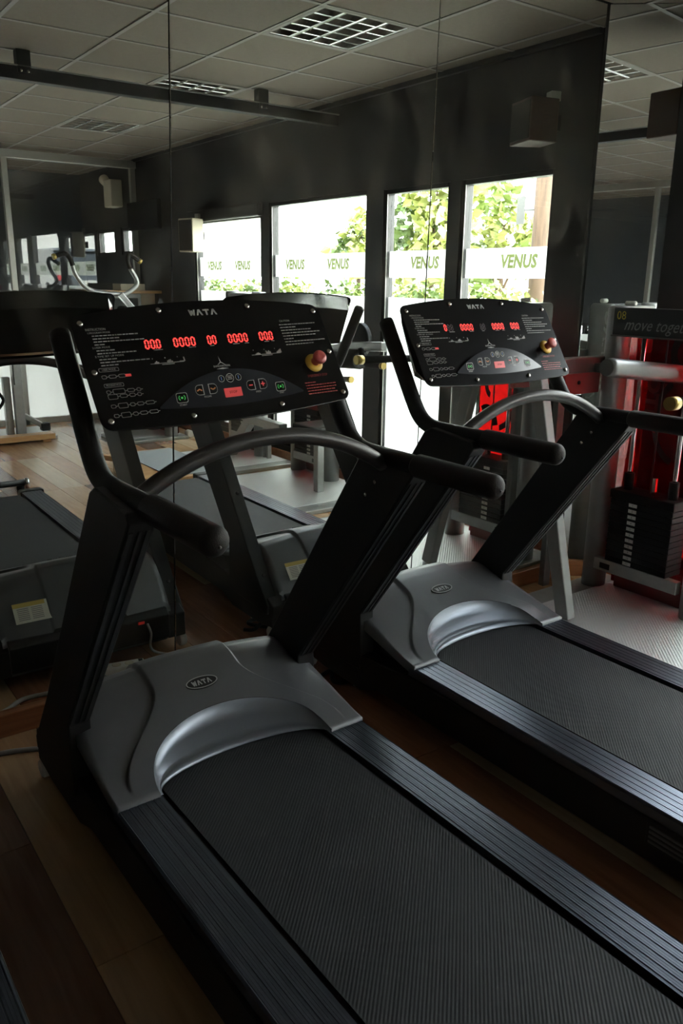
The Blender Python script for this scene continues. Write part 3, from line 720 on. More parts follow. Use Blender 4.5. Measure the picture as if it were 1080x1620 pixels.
    for an in (95, 215, 325): 
        c_, s_ = math.cos(R(an)), math.sin(R(an)); flat(bm, [(-.006 + .0012 * s_, .126 - .0012 * c_), (-.006 - .0012 * s_, .126 + .0012 * c_), (-.006 + c_ * .017, .126 + s_ * .017)], 0, .0004)
    add_text(bm, 'INNOVATION', -.006, .1145, .0058, .048, .0004); flat(bm, [(-.024, .107), (-.006, .1055), (.012, .107), (-.006, .110)], 0, .0004)
    bm_obj('emblem', bm, whitep, co)
    # keypad lens
    L_ = []
    for k in range(33):
        a = -.212 + .424 * k / 32; L_.append((a, .020 + (.096 - .020) * (1 - (abs(a) / .212) ** 2.0)))
    L_ = [( .212, .016)] + L_[::-1] + [(-.212, .016)]
    L_ = L_ + [(-.212 + .424 * k / 16, .016 - .012 * (1 - (abs(-.212 + .424 * k / 16) / .212) ** 2)) for k in range(1, 16)]
    bm = bmesh.new(); flat(bm, L_, 0, .0006); bm_obj('keypad', bm, lensm, co)
    def key(poly, sym_m, draw, label=None):
        bm = bmesh.new(); flat(bm, inset(poly, .0012), .0006, .0010)
        k_ = bm_obj('key', bm, platem, co)
        bm = bmesh.new(); ring_flat(bm, poly, inset(poly, .0013), .0006, .0009); bm_obj('key_rim', bm, whitep, co)
        if draw:
            bm = bmesh.new(); draw(bm); bm_obj('key_symbol', bm, sym_m, co)
    def dot_ring(cx, cyy):
        def f(bm):
            for r_ in (.0085,):
                for a0_ in (-50, 130):
                    for q in stroke([(cx + r_ * math.cos(R(a0_ + 100 * k / 8)), cyy + r_ * .8 * math.sin(R(a0_ + 100 * k / 8))) for k in range(9)], .002): flat(bm, q, .0014, .0003)
            flat(bm, [(cx + .003 * math.cos(R(45 * k)), cyy + .003 * math.sin(R(45 * k))) for k in range(8)], .0014, .0003)
        return f
    key(rrect(-.165, .0235, -.134, .0485, .005), greenl, dot_ring(-.1495, .036)); key(rrect(.127, .0235, .157, .0485, .005), greenl, dot_ring(.142, .036))
    def dkey(x0, x1, y0, y1, rnd_left):
        r_ = .011; o_ = []
        base = rrect(x0, y0, x1, y1, r_, 5)
        return [(x, y) if ((x < (x0 + x1) / 2) == rnd_left) else (x1 if x > (x0 + x1) / 2 else x0, y0 if y < (y0 + y1) / 2 else y1) for x, y in base]
    def dedupe(p):
        q = []
        for a in p:
            if not q or math.hypot(a[0] - q[-1][0], a[1] - q[-1][1]) > 1e-5: q.append(a)
        return q
    def arrow(cx, cyy, sg): return lambda bm: [flat(bm, q, .0014, .0003) for q in stroke([(cx - .007, cyy - .002 * sg), (cx, cyy + .002 * sg), (cx + .007, cyy - .002 * sg)], .003)]
    key(dedupe(dkey(-.109, -.086, .037, .063, True)), orangep, arrow(-.0975, .05, 1)); key(dedupe(dkey(-.071, -.047, .037, .063, False)), orangep, arrow(-.059, .05, -1))
    key(dedupe(dkey(.040, .065, .035, .061, True)), stopm, lambda bm: flat(bm, [(.047, .0465), (.058, .0465), (.058, .0495), (.047, .0495)], .0014, .0003))
    def plus(bm): flat(bm, [(.0835, .047), (.0955, .047), (.0955, .050), (.0835, .050)], .0014, .0003); flat(bm, [(.088, .0425), (.091, .0425), (.091, .0545), (.088, .0545)], .0014, .00035)
    key(dedupe(dkey(.078, .102, .035, .062, False)), stopm, plus)
    for cx, r_ in ((-.029, .0088), (-.004, .0115), (.021, .0088)):
        ci = [(cx + r_ * math.cos(2 * math.pi * k / 20), .0725 + r_ * math.sin(2 * math.pi * k / 20)) for k in range(20)]
        key(ci, bluep if r_ < .01 else greyp, (lambda c_: lambda bm: flat(bm, [(c_ - .001, .068), (c_ + .001, .068), (c_ + .001, .077), (c_ - .001, .077)], .0014, .0003))(cx) if r_ < .01 else (lambda c_: lambda bm: [flat(bm, [(c_ - .007, .0725 + d_), (c_ + .007, .0725 + d_), (c_ + .007, .0745 + d_), (c_ - .007, .0745 + d_)], .0014, .0003) for d_ in (-.004, 0, .004)])(cx))
    bm = bmesh.new(); flat(bm, rrect(-.029, .024, .022, .047, .0015), .0006, .0012); sk = bm_obj('stop_key', bm, stopm, co)
    bm = bmesh.new(); add_text(bm, 'STOP', -.0035, .0355, .006, .022, .0020); bm_obj('stop_lettering', bm, platem, co)
    bm = bmesh.new(); add_text(bm, 'INCLINE', -.078, .032, .0042, .02, .0010); add_text(bm, 'SPEED', .0715, .0295, .0042, .016, .0010); add_text(bm, 'START', .142, .0195, .0042, .014, .0010); add_text(bm, 'START', -.1495, .0185, .0042, .02, .0010)
    bm_obj('key_lettering', bm, whitep, co)
    for ch in co.children:        # keypad tilted into a shallow wedge so that it reflects the window
        if ch.name.split('.')[0] in ('keypad', 'key', 'key_rim', 'key_symbol', 'stop_key', 'stop_lettering', 'key_lettering'):
            for v in ch.data.vertices: v.co.z += max(0, v.co.y - .004) * .20 if v.co.z > .0001 else 0
    # emergency stop
    bm = bmesh.new()
    lathe('stop_button_ring', [(.027, 0), (.027, .003), (.020, .008), (.016, .008)], yellow, co, 26, Matrix.Translation((.281, .097, 0)))
    lathe('stop_button', [(.0125, 0), (.0125, .020), (.0185, .024), (.0195, .028), (.0195, .034), (.0175, .0375), (.008, .039)], redcap, co, 26, Matrix.Translation((.281, .097, .004)))
    bm = bmesh.new(); add_text(bm, 'EMERGENCY STOP', .279, .059, .0075, .066, .0004)
    yy = .040; rn = random.Random(9)
    for item in (.03, .095, .10, .085, .09):
        xx = .228
        while xx < .228 + item: wd = rn.uniform(.004, .012); flat(bm, [(xx, yy - .0014), (xx + wd, yy - .0014), (xx + wd, yy + .0014), (xx, yy + .0014)], .0001, .0003); xx += wd + .0018
        yy -= .0083
    bm_obj('red_warning_print', bm, redp, co)
    bm.free() if False else None
    # captions under the displays
    bm = bmesh.new()
    for c_, wd in ((-.165, .025), (-.07, .02), (-.012, .012), (.06, .02), (.092, .014), (.155, .015), (.175, .01)): flat(bm, [(c_ - wd / 2, .1735), (c_ + wd / 2, .1735), (c_ + wd / 2, .1755), (c_ - wd / 2, .1755)], 0, .0003)
    bm_obj('display_captions', bm, greyp, co)
    return t, co
SEG = {'a': ((.0, 1), (1, 1)), 'b': ((1, 1), (1, .5)), 'c': ((1, .5), (1, 0)), 'd': ((0, 0), (1, 0)), 'e': ((0, 0), (0, .5)), 'f': ((0, 1), (0, .5)), 'g': ((0, .5), (1, .5))}
DISP = [(-.199, -.153, 3, 1), (-.121, -.056, 4, None), (-.024, .005, 2, None), (.037, .101, 4, 'colon'), (.134, .181, 3, 1)]
def make_displays(co, lit):
    # lit[i] = number of digits of display i that glow
    for i, (x0, x1, n, dot) in enumerate(DISP):
        for on in (True, False):
            bm = bmesh.new(); any_ = False
            pitch_ = (x1 - x0) / n; wd = pitch_ * .56; h = .0225; t_ = .0038
            for k in range(n):
                glow = k < lit[i]
                for s, (p, q) in SEG.items():
                    seg_on = glow and s != 'g'
                    if seg_on != on: continue
                    ox = x0 + k * pitch_ + pitch_ * .2; oy = .1795
                    a = (ox + p[0] * wd + p[1] * h * .1, oy + p[1] * h); b = (ox + q[0] * wd + q[1] * h * .1, oy + q[1] * h)
                    dx, dy = b[0] - a[0], b[1] - a[1]; L = math.hypot(dx, dy); a = (a[0] + dx / L * .0012, a[1] + dy / L * .0012); b = (b[0] - dx / L * .0012, b[1] - dy / L * .0012)
                    flat(bm, stroke([a, b], t_)[0], .0001, .0005 if on else .0003); any_ = True
            if on and dot and lit[i] > 1:
                if dot == 'colon':
                    for yy in (.187, .195): flat(bm, rrect((x0 + x1) / 2 - .0014, yy - .0014, (x0 + x1) / 2 + .0014, yy + .0014, .0006, 2), .0001, .0005)
                else: flat(bm, rrect(x0 + 2 * pitch_ - .001, .178, x0 + 2 * pitch_ + .0015, .1808, .0006, 2), .0001, .0005)
            if any_: bm_obj('digit_display' if on else 'unlit_segments', bm, ledm if on else ledoff, co)
            else: bm.free()
t1, con1 = make_treadmill()
t2 = copy_tree(t1); t0 = copy_tree(t1)
con2 = [c for c in t2.children if c.name.startswith('console')][0]; con0 = [c for c in t0.children if c.name.startswith('console')][0]
make_displays(con1, (3, 4, 2, 4, 3)); make_displays(con2, (1, 4, 0, 4, 3)); make_displays(con0, (3, 4, 2, 4, 3))
t1.location = (1.0037, 1.8083, 0); t1.rotation_euler = (0, 0, .013)
t2.location = (2.1701, 1.9871, 0); t2.rotation_euler = (0, 0, .0049)
t0.location = (-.166, 1.74, 0); t0.rotation_euler = (0, 0, .004)
# the nearest console sits a little crooked on its tubes
piv = Matrix.Translation((0, .12, 0)); con1.matrix_basis = con1.matrix_basis @ piv @ Matrix.Rotation(R(2.2), 4, 'Z') @ piv.inverted()
tag(t1, 'grey and black treadmill nearest the camera, all five red displays lit', 'treadmill', 'treadmills in a row facing the mirror')
tag(t2, 'grey and black treadmill farther right, beside the machine numbered 08', 'treadmill', 'treadmills in a row facing the mirror')
tag(t0, 'treadmill at the far left, only its dark foot rail at the bottom corner showing', 'treadmill', 'treadmills in a row facing the mirror')

# ================================================================ WEIGHT MACHINES ALONG THE WINDOWS
def oval_col(name, x, y, rx, ry, z0, z1, m, parent):
    bm = bmesh.new(); rings = []
    for z, k in ((z0, 1), (z1 - .02, 1), (z1 - .006, .95), (z1, .8)):
        rings.append([bm.verts.new((x + rx * k * math.cos(2 * math.pi * i / 24), y + ry * k * math.sin(2 * math.pi * i / 24), z)) for i in range(24)])
    for a, b in zip(rings, rings[1:]):
        for i in range(24): bm.faces.new((a[i], a[(i + 1) % 24], b[(i + 1) % 24], b[i])).smooth = True
    bm.faces.new(rings[0][::-1]); bm.faces.new(rings[-1])
    return bm_obj(name, bm, m, parent)
def wrap_text(name, s, x, y, rx, ry, zc, h, length, face, m, parent):
    # vertical lettering (read upwards) wrapped on an oval column; face = angle of its middle
    bm = bmesh.new(); add_text(bm, s, 0, 0, h, length, 0)
    for v in bm.verts:
        along, across = v.co.x, v.co.y
        a = face - across / rx     # letters stand across the column
        v.co = Vector((x + (rx + .0012) * math.cos(a), y + (ry + .0012) * math.sin(a), zc + along))
    return bm_obj(name, bm, m, parent)
def weight_machine(loc, label, hs=.29, plate=(-.95, .22, -.9, .36), sign=None, texts=True, stack=True, top=1.49, red=True):
    t = empty('weight_machine', loc)
    tag(t, label, 'gym machine', 'weight machines along the window wall')
    x0, x1, y0, y1 = plate
    bm = bmesh.new(); bm_box(bm, (x0, y0, .0), (x1, y1, .032), .006, 2); bm_obj('base_plate', bm, greyf, t)
    bm = bmesh.new(); bm_box(bm, (x0 + .03, y0 + .03, .0315), (x1 - .02, y1 - .14, .034), .001, 1); bm_obj('tread_sheet', bm, M_tread, t)
    for s in (-1, 1):
        c_ = oval_col('column', 0.01, s * hs, .068, .058, .03, top, greyf, t)
    if texts:
        wrap_text('column_lettering', 'SVH', .01, hs, .068, .058, 1.0, .055, .22, R(90), mat('column_letter_grey', (.5, .5, .48), .5), t)
        wrap_text('column_lettering', 'MOVING', .01, hs, .068, .058, 1.24, .05, .42, R(35), mat('column_letter_grey', (.5, .5, .48), .5), t)
    cb = box('cross_beam', (-.075, -hs + .05, .15), (-.035, hs - .05, .215), greyf, t, .004)
    box('maker_plate', (-.0775, hs - .15, .165), (-.0745, hs - .09, .195), black2, cb, .001)
    box('top_beam', (-.05, -hs, top - .10), (.05, hs, top - .015), greyd, t, .006)
    # weight stack
    n = 11; pz = .029
    for k in range(n):
        z = .215 + k * (pz + .0015)
        p = box('weight_plate', (-.075, -.175, z), (.055, .175, z + pz), ironm, t, .004)
        box('weight_label', (-.0768, .02, z + .006), (-.0745, .066, z + pz - .006), whitep, p, 0)
        bm = bmesh.new(); add_text(bm, str(12 - k - 1), 0, 0, .011, None, 0)
        for v in bm.verts: v.co = Vector((-.0773, .043 - v.co.x, z + pz / 2 + v.co.y))
        bm_obj('label_number', bm, pblack, p)
    tp = box('top_plate', (-.08, -.18, .215 + n * (pz + .0015)), (.06, .18, .215 + n * (pz + .0015) + .045), ironm, t, .005)
    box('selector_stem', (-.02, -.03, .59), (.0, -.012, .68), chrome, t, .002)
    for s in (-1, 1):
        tube('guide_rod', [(-.01, s * .125, .21), (-.01, s * .125, top - .06)], .0125, chrome, t, 12)
        tube('rod_bush', [(-.01, s * .125, .57), (-.01, s * .125, .68)], .024, ironm, t, 14)
    tube('lift_cable', [(-.01, .0, .6), (-.01, .0, top - .05)], .004, cordb, t, 8)
    for z in (.17,):
        for s in (-1, 1): lathe('stack_buffer', [(.022, 0), (.026, .02), (.02, .045)], redpad, t, 14, Matrix.Translation((-.01, s * .10, z)))
    if red:
        # red translucent shroud with a curved outline and black swirl print
        oy = [(-.235, .05), (.235, .05), (.235, .55), (.215, .85), (.225, 1.15), (.235, top - .05), (-.235, top - .05), (-.225, 1.15), (-.215, .85), (-.235, .55)]
        sh = prism('red_shroud', oy, 0, .085, .089, M_redpanel, t)
        bm = bmesh.new()
        def band(cy_, cz, r1, r2, a0, a1, sy=1., n=26):
            pts = []
            for k in range(n + 1): a = R(a0 + (a1 - a0) * k / n); pts.append((cy_ + r1 * sy * math.cos(a), cz + r1 * math.sin(a)))
            for k in range(n, -1, -1): a = R(a0 + (a1 - a0) * k / n); pts.append((cy_ + r2 * sy * math.cos(a), cz + r2 * math.sin(a)))
            vs = [bm.verts.new((.0845, p[0], p[1])) for p in pts]
            N = len(pts)
            for k in range(n): bm.faces.new((vs[k], vs[k + 1], vs[N - 2 - k], vs[N - 1 - k]))
        band(-.10, 1.00, .05, .085, 40, 250, .8); band(-.07, .95, .19, .225, -75, 60, .75); band(-.06, 1.28, .07, .11, -60, 150, .9); band(-.14, .74, .08, .14, 10, 120, .7)
        bm_obj('swirl_print', bm, pblack, sh)
        bm = bmesh.new(); add_text(bm, 'VITO', 0, 0, .075, .30, 0)
        for v in bm.verts: v.co = Vector((.0843, .115 - v.co.y, 1.03 + v.co.x))
        bm_obj('shroud_lettering', bm, mat('shroud_dark_red', (.12, .01, .012), .5), sh)
        box('shroud_base', (.06, -.2, .034), (.095, .2, .15), mat('dark_red_panel', (.16, .02, .02), .45), t, .004)
    if sign:
        sg = box('name_sign', (-.085, -hs - .05, top - .135), (-.065, hs - .03, top - .005), signm, t, .003)
        bm = bmesh.new(); add_text(bm, '08', 0, 0, .040, .050, 0)
        for v in bm.verts: v.co = Vector((-.0858, hs - .075 - v.co.x, top - .044 + v.co.y))
        bm_obj('sign_number', bm, signy, sg)
        bm = bmesh.new(); add_text(bm, 'move together', 0, 0, .072, .40, 0, True, .35)
        for v in bm.verts: v.co = Vector((-.0858, hs - .105 - v.co.x, top - .085 + v.co.y))
        bm_obj('sign_lettering', bm, signt, sg)
        box('sign_rim', (-.09, -hs - .055, top - .142), (-.064, hs - .025, top - .135), greyd, sg, .001)
    return t
# --- the machine directly in view, in the corner by the mirrors
m8 = weight_machine((3.53, 2.265, 0), 'silver weight machine with red shroud and 08 move together sign', .29, (-.90, .20, -1.05, .385), sign=True)
L = lambda x, y, z: (x - 3.53, y - 2.265, z)
def rect_bar(name, a, b, wx, wy, m, parent):
    a, b = Vector(a), Vector(b); d = (b - a); ln = d.length; q = d.to_track_quat('Z', 'Y').to_matrix().to_4x4()
    return box(name, (-wx / 2, -wy / 2, 0), (wx / 2, wy / 2, ln), m, parent, .006, Matrix.Translation(a) @ q)
rect_bar('slanted_leg', L(3.02, 2.315, .034), L(3.02, 2.60, 1.16), .055, .075, greyf, m8)
box('leg_beam', L(3.0, 2.575, 1.17), L(3.5, 2.635, 1.245), greyd, m8, .006)
tube('padded_roller', [L(3.0, 2.21, 1.245), L(3.03, 2.21, 1.243), L(3.72, 2.21, 1.17)], [.036, .042, .042], greyd, m8, 20, 5)
box('roller_bracket', L(3.40, 2.24, 1.17), L(3.46, 2.60, 1.215), greyd, m8, .004)
pp = box('red_arm_pad', L(3.25, 2.63, 1.055), L(3.53, 2.665, 1.165), redpad, m8, .008)
lathe('pad_bolt', [(.010, 0), (.010, .004), (.005, .006)], black2, pp, 12, Matrix.Translation(L(3.36, 2.63, 1.115)) @ Matrix.Rotation(R(90), 4, 'X'))
box('pad_post', L(3.25, 2.655, .04), L(3.30, 2.69, 1.06), greyd, m8, .004)
hb = tube('handle', [L(2.90, 1.80, 1.150), L(3.2, 1.80, 1.145), L(3.42, 1.87, 1.14), L(3.50, 1.95, 1.14)], .022, foam, m8, 16)
tube('handle_ring', [L(2.855, 1.80, 1.150), L(2.90, 1.80, 1.150)], .027, goldm, m8, 18)
lathe('top_white_rod', [(.012, 0), (.012, .05), (.008, .056)], white, m8, 14, Matrix.Translation(L(3.50, 2.50, 1.503)) @ Matrix.Rotation(R(90), 4, 'X'))  # small white rod lying at the top of the machine
# --- second machine
m2 = weight_machine((3.685, .12, 0), 'silver weight machine with press arm, standing below the second window', .245, (-.72, .12, -.33, .92))
L = lambda x, y, z: (x - 3.685, y - .12, z)
rect_bar('arm_beam', L(3.42, .35, 1.12), L(3.30, 1.50, 1.19), .05, .06, greyf, m2)
lathe('pulley_wheel', [(.03, -.02), (.10, -.02), (.115, -.016), (.105, 0), (.115, .016), (.10, .02), (.03, .02)], black2, m2, 30, Matrix.Translation(L(3.36, 1.16, 1.21)) @ Matrix.Rotation(R(90), 4, 'Y'))
tube('foam_roller', [L(3.30, .85, 1.07), L(3.30, 1.25, 1.09)], .065, foam, m2, 20)
for dz, dy in ((0, 0), (-.12, -.34)):
    hp = catmull([L(3.25, 1.32 + dy, 1.17 + dz), L(3.25, 1.36 + dy, 1.09 + dz), L(3.25, 1.42 + dy, 1.07 + dz), L(3.25, 1.54 + dy, 1.075 + dz)], 6)
    tube('curved_handle', hp, .019, foam if dz == 0 else greyf, m2, 14)
    tube('handle_ring', [L(3.25, 1.54 + dy, 1.075 + dz), L(3.25, 1.565 + dy, 1.076 + dz)], .022, goldm, m2, 14)
rect_bar('seat_post', L(3.40, .62, .034), L(3.40, .62, .50), .06, .06, greyf, m2)
box('seat_pad', L(3.25, .47, .50), L(3.58, .77, .56), foam, m2, .02)
# --- third machine, with slanted frame
m3 = weight_machine((3.70, -1.02, 0), 'silver weight machine with slanted beam, between the pulley machine and cabinet', .24, (-.60, .12, -.30, .68), texts=False)
L = lambda x, y, z: (x - 3.70, y + 1.02, z)
rect_bar('slanted_beam', L(3.50, -.98, .034), L(3.50, -.42, .58), .07, .09, greyf, m3)
box('cable_box', L(3.46, -.62, .38), L(3.54, -.05, .45), greyf, m3, .006)
for d_ in (0, .06): box('guide_leg', L(3.68, -.70 + d_, .034), L(3.72, -.67 + d_, .40), greyf, m3, .004)
# --- fourth machine, with the curved pull-up handlebar
m4 = weight_machine((3.42, -2.35, 0), 'silver machine with curved black-tipped handlebar, before the glass partition', .22, (-.55, .16, -.30, .32), texts=False, top=1.20)
L = lambda x, y, z: (x - 3.42, y + 2.35, z)
hb = catmull([L(a, -2.45, b) for a, b in ((2.643, 1.699), (2.667, 1.613), (2.768, 1.491), (2.934, 1.444), (3.05, 1.438), (3.16, 1.444), (3.278, 1.543), (3.214, 1.681))], 8)
tube('handlebar', hb, .022, greyf, m4, 14)
for pts in ([L(a, -2.45, b) for a, b in ((2.643, 1.699), (2.618, 1.77), (2.57, 1.805), (2.489, 1.781))], [L(a, -2.45, b) for a, b in ((3.214, 1.681), (3.194, 1.77), (3.222, 1.813), (3.305, 1.761))]):
    tube('bar_grip', catmull(pts, 6), .023, foam, m4, 14)
    a, b = Vector(pts[-2]), Vector(pts[-1]); d = (b - a).normalized(); tube('grip_ring', [b, b + d * .03], .027, goldm, m4, 14)
rect_bar('bar_stem', L(3.36, -2.42, 1.12), L(3.09, -2.45, 1.44), .08, .05, greyf, m4)
tube('transport_roller', [L(3.60, -2.10, .05), L(3.60, -2.02, .05)], .035, wheelw, m4, 16)

# ================================================================ OTHER GYM THINGS SEEN IN THE MIRROR
# wooden platform with grey mat
pl = empty('wooden_platform', (2.62, -.5, 0)); tag(pl, 'low beech platform with a wavy edge and grey mat', 'platform')
ed = [(-.30 + .07 * math.sin(k / 14 * 2 * math.pi) , -.55 + 1.1 * k / 14) for k in range(15)] + [(.30, .55), (.30, -.55)]
prism('platform_board', ed, 2, .10, .145, woodp, pl, .004)
box('platform_mat', (-.16, -.50, .145), (.29, .50, .152), rubberm, pl, .002)
for sx in (-.2, .2):
    for sy in (-.45, .45): box('platform_foot', (sx - .04, sy - .04, 0), (sx + .04, sy + .04, .10), woodp, pl, .004)
# cable station with a wooden front board
cs = empty('cable_station', (2.15, -2.95, 0)); tag(cs, 'grey cable column on a plate with a wooden front board', 'gym machine')
box('base_plate', (-.55, -.45, .0), (.30, .22, .035), greyf, cs, .004)
box('front_board', (-.55, .22, .03), (.24, .36, .085), woodp, cs, .004)
box('board_foot', (.12, .24, 0), (.2, .34, .03), woodp, cs, .002); box('board_foot', (-.5, .24, 0), (-.42, .34, .03), woodp, cs, .002)
box('column', (-.04, -.04, .035), (.05, .04, 1.42), greyf, cs, .006); box('rear_column', (-.12, -.10, .035), (-.05, -.03, .62), greyf, cs, .006)
rect_bar('foot_bar', (.06, -.05, .22), (.24, .0, .10), .06, .05, greyf, cs)
box('foot_pad', (.20, -.04, .06), (.29, .05, .14), foam, cs, .012)
tube('bow_handle', catmull([(-.30, 0, .42), (-.22, 0, .50), (-.14, 0, .40), (-.22, 0, .30), (-.30, 0, .36)], 6), .016, foam, cs, 12)
tube('cable', [(-.03, .05, 1.38), (-.03, .05, .55)], .004, cordb, cs, 8)
box('pulley_housing', (-.08, -.05, 1.36), (.09, .07, 1.46), greyd, cs, .01)
# exercise bike at the left edge of the mirror picture
bk = empty('exercise_bike', (1.31, -1.19, 0), R(90)); tag(bk, 'black exercise bike with chrome flywheel, cut off at the left edge', 'exercise bike')
tube('rear_stabiliser', [(.42, -.28, .06), (.42, .28, .06)], .025, black, bk, 14); 
tube('front_stabiliser', [(-.50, -.26, .06), (-.50, .26, .06)], .025, black, bk, 14)
for s in (-1, 1):
    lathe('transport_wheel', [(.012, -.014), (.04, -.014), (.042, 0), (.04, .014), (.012, .014)], chrome, bk, 20, Matrix.Translation((.42, s * .30, .05)) @ Matrix.Rotation(R(90), 4, 'X'))
    lathe('foot_cap', [(.02, -.02), (.03, -.02), (.03, .02), (.02, .02)], black2, bk, 14, Matrix.Translation((.42, s * .25, .02)))
rect_bar('main_frame', (.42, 0, .06), (-.05, 0, .42), .07, .05, black, bk); rect_bar('front_frame', (-.50, 0, .06), (-.05, 0, .42), .07, .05, black, bk)
rect_bar('seat_post', (.40, 0, .06), (.30, 0, .92), .06, .045, black, bk); rect_bar('head_post', (-.38, 0, .30), (-.42, 0, 1.02), .06, .045, black, bk)
lathe('flywheel', [(.03, -.018), (.20, -.018), (.225, -.012), (.225, .012), (.20, .018), (.03, .018)], chrome, bk, 36, Matrix.Translation((-.30, 0, .36)) @ Matrix.Rotation(R(90), 4, 'X'))
prism('saddle', [(.18, -.03), (.18, .03), (.34, .10), (.46, .11), (.50, .06), (.50, -.06), (.46, -.11), (.34, -.10)], 2, .92, .98, foam, bk, .02)
tube('handlebar', catmull([(-.62, -.20, 1.10), (-.50, -.22, 1.08), (-.42, -.10, 1.05), (-.42, .10, 1.05), (-.50, .22, 1.08), (-.62, .20, 1.10)], 6), .018, black, bk, 12)
for s in (-1, 1): rect_bar('crank', (0, s * .07, .40), (.10 * s, s * .08, .28 if s > 0 else .52), .025, .018, chrome, bk); box('pedal', (.10 * s - .05, s * .09, (.28 if s > 0 else .52) - .012), (.10 * s + .05, s * .17, (.28 if s > 0 else .52) + .012), black2, bk, .004)
# cabinet below the screen
cb = empty('side_cabinet', (3.52, -3.30, 0)); tag(cb, 'dark cabinet with wooden top, beside the partition', 'cabinet')
box('cabinet_body', (-.28, -.30, .0), (.30, .12, 1.43), greyd, cb, .006); box('cabinet_door', (-.26, .12, .08), (.05, .13, 1.38), black2, cb, .003); box('cabinet_top', (-.31, -.33, 1.43), (.32, .16, 1.46), woodp, cb, .004)
lathe('rounded_side', [(.13, 0), (.13, 1.43)], creamm, cb, 24, Matrix.Translation((.17, .02, 0)))
bx = box('sound_amplifier', (3.40, -3.46, 1.46), (3.68, -3.22, 1.53), creamm, bev=.006); tag(bx, 'small pale box lying on the dark cabinet', 'box')
tv = empty('wall_screen', (3.74, -3.30, 2.24)); tag(tv, 'black flat screen hanging beside the partition', 'screen')
box('screen_body', (-.02, -.42, -.14), (.03, .40, .16), tvm, tv, .008); box('screen_bracket', (.03, -.08, -.04), (.11, .08, .04), black, tv, .004)
# loudspeakers
def speaker(loc, rz, m, label, sz=(.16, .20, .28)):
    t = empty('loudspeaker', loc, rz); tag(t, label, 'loudspeaker', 'wall loudspeakers')
    a, b, h = sz
    prism('speaker_box', [(-a, -b / 2), (-a, b / 2), (0, b / 2 - .03), (0, -b / 2 + .03)], 2, -h / 2, h / 2, m, t, .006)
    box('speaker_grille', (-a - .006, -b / 2 + .012, -h / 2 + .015), (-a + .001, b / 2 - .012, h / 2 - .015), grill, t, .004)
    box('speaker_bracket', (-.02, -.03, h / 2), (.04, .03, h / 2 + .05), white, t, .004)
    box('speaker_wall_plate', (.0, -.04, -.04), (.045, .04, .04), black2, t, .002)
    return t
speaker((XR - .06, 2.30, 2.44), R(20), brownb, 'brown box loudspeaker high on the black wall by the corner mirror', (.18, .24, .22))
speaker((XR - .06, -2.08, 2.0), R(-12), creamm, 'cream box loudspeaker on the wall beside the fourth window', (.16, .22, .31))
lb = empty('emergency_lamp', (XR - .01, -4.25, 2.55)); tag(lb, 'white lamp box on the dark wall behind the partition', 'lamp')
box('lamp_body', (-.14, -.12, -.16), (0, .12, .14), creamm, lb, .012); lathe('lamp_head', [(.02, 0), (.055, .03), (.06, .09), (.05, .10)], creamm, lb, 18, Matrix.Translation((-.09, -.14, .12)) @ Matrix.Rotation(R(60), 4, 'X'))
# ceiling rail on brackets
rl = empty('ceiling_rail', (2.4, .18, ZC)); tag(rl, 'long dark square rail hung from brackets under the ceiling', 'rail')
box('rail_bar', (-3.4, -.035, -.165), (1.44, .035, -.095), black, rl, .004); box('rail_lip', (-3.4, .030, -.088), (1.44, .045, -.095), greyf, rl, 0)
for bx_ in (-2.55, -.83, .79):
    bk_ = box('rail_bracket', (bx_ - .04, -.02, -.13), (bx_ + .04, .045, -.004), black2, rl, .003)
    for s in (-1, 1): lathe('bracket_bolt', [(.008, 0), (.008, .006), (.004, .008)], screwm, bk_, 10, Matrix.Translation((bx_ + s * .02, .045, -.118)) @ Matrix.Rotation(R(-90), 4, 'X'))
# recessed louvre lights
def make_light():
    t = empty('ceiling_light')
    bm = bmesh.new()
    for lo, hi in (((.006, .006, -.005), (.594, .032, .012)), ((.006, .568, -.005), (.594, .594, .012)), ((.006, .032, -.005), (.032, .568, .012)), ((.568, .032, -.005), (.594, .568, .012))): bm_box(bm, lo, hi, .001, 1)
    bm_obj('light_frame', bm, gridm, t)
    bm = bmesh.new(); bm_box(bm, (.02, .02, .075), (.58, .58, .085)); bm_obj('light_housing', bm, louvm, t)
    sect = [(-.016, .0), (-.004, .05), (.004, .05), (.016, .0), (.006, -.002), (-.006, -.002)]
    for k in range(0, 5):
        c_ = .032 + .536 * k / 4
        prism('long_louvre', [(c_ + a * (.8 if 0 < k < 4 else .5), b) for a, b in sect], 1, .03, .57, louvm, t)
    for k in range(0, 6):
        c_ = .032 + .536 * k / 5
        bm = bmesh.new(); bm_prism(bm, [(c_ + a * .6, b * .85 + .001) for a, b in sect], 0, .03, .57); bm_obj('cross_louvre', bm, louvm, t)
    for k in range(4):
        c_ = .099 + .134 * k; tube('light_tube', [(.04, c_, .062), (.56, c_, .062)], .008, white, t, 10)
    return t
lt0 = make_light(); names = []
rows = {1.36: 'nearest the mirror', -.44: 'in the middle row', -2.24: 'nearest the partition', -4.64: 'behind the partition'}
cols = {2.5: 'by the windows', .1: 'over the treadmills', -2.3: 'by the far wall'}
for k, (a, b) in enumerate(light_cells):
    o = lt0 if k == 0 else copy_tree(lt0)
    o.location = (a, b, ZC); o.name = 'ceiling_light'
    tag(o, 'square louvred ceiling light %s, %s' % (cols[a], rows[b]), 'ceiling light', 'recessed ceiling lights')
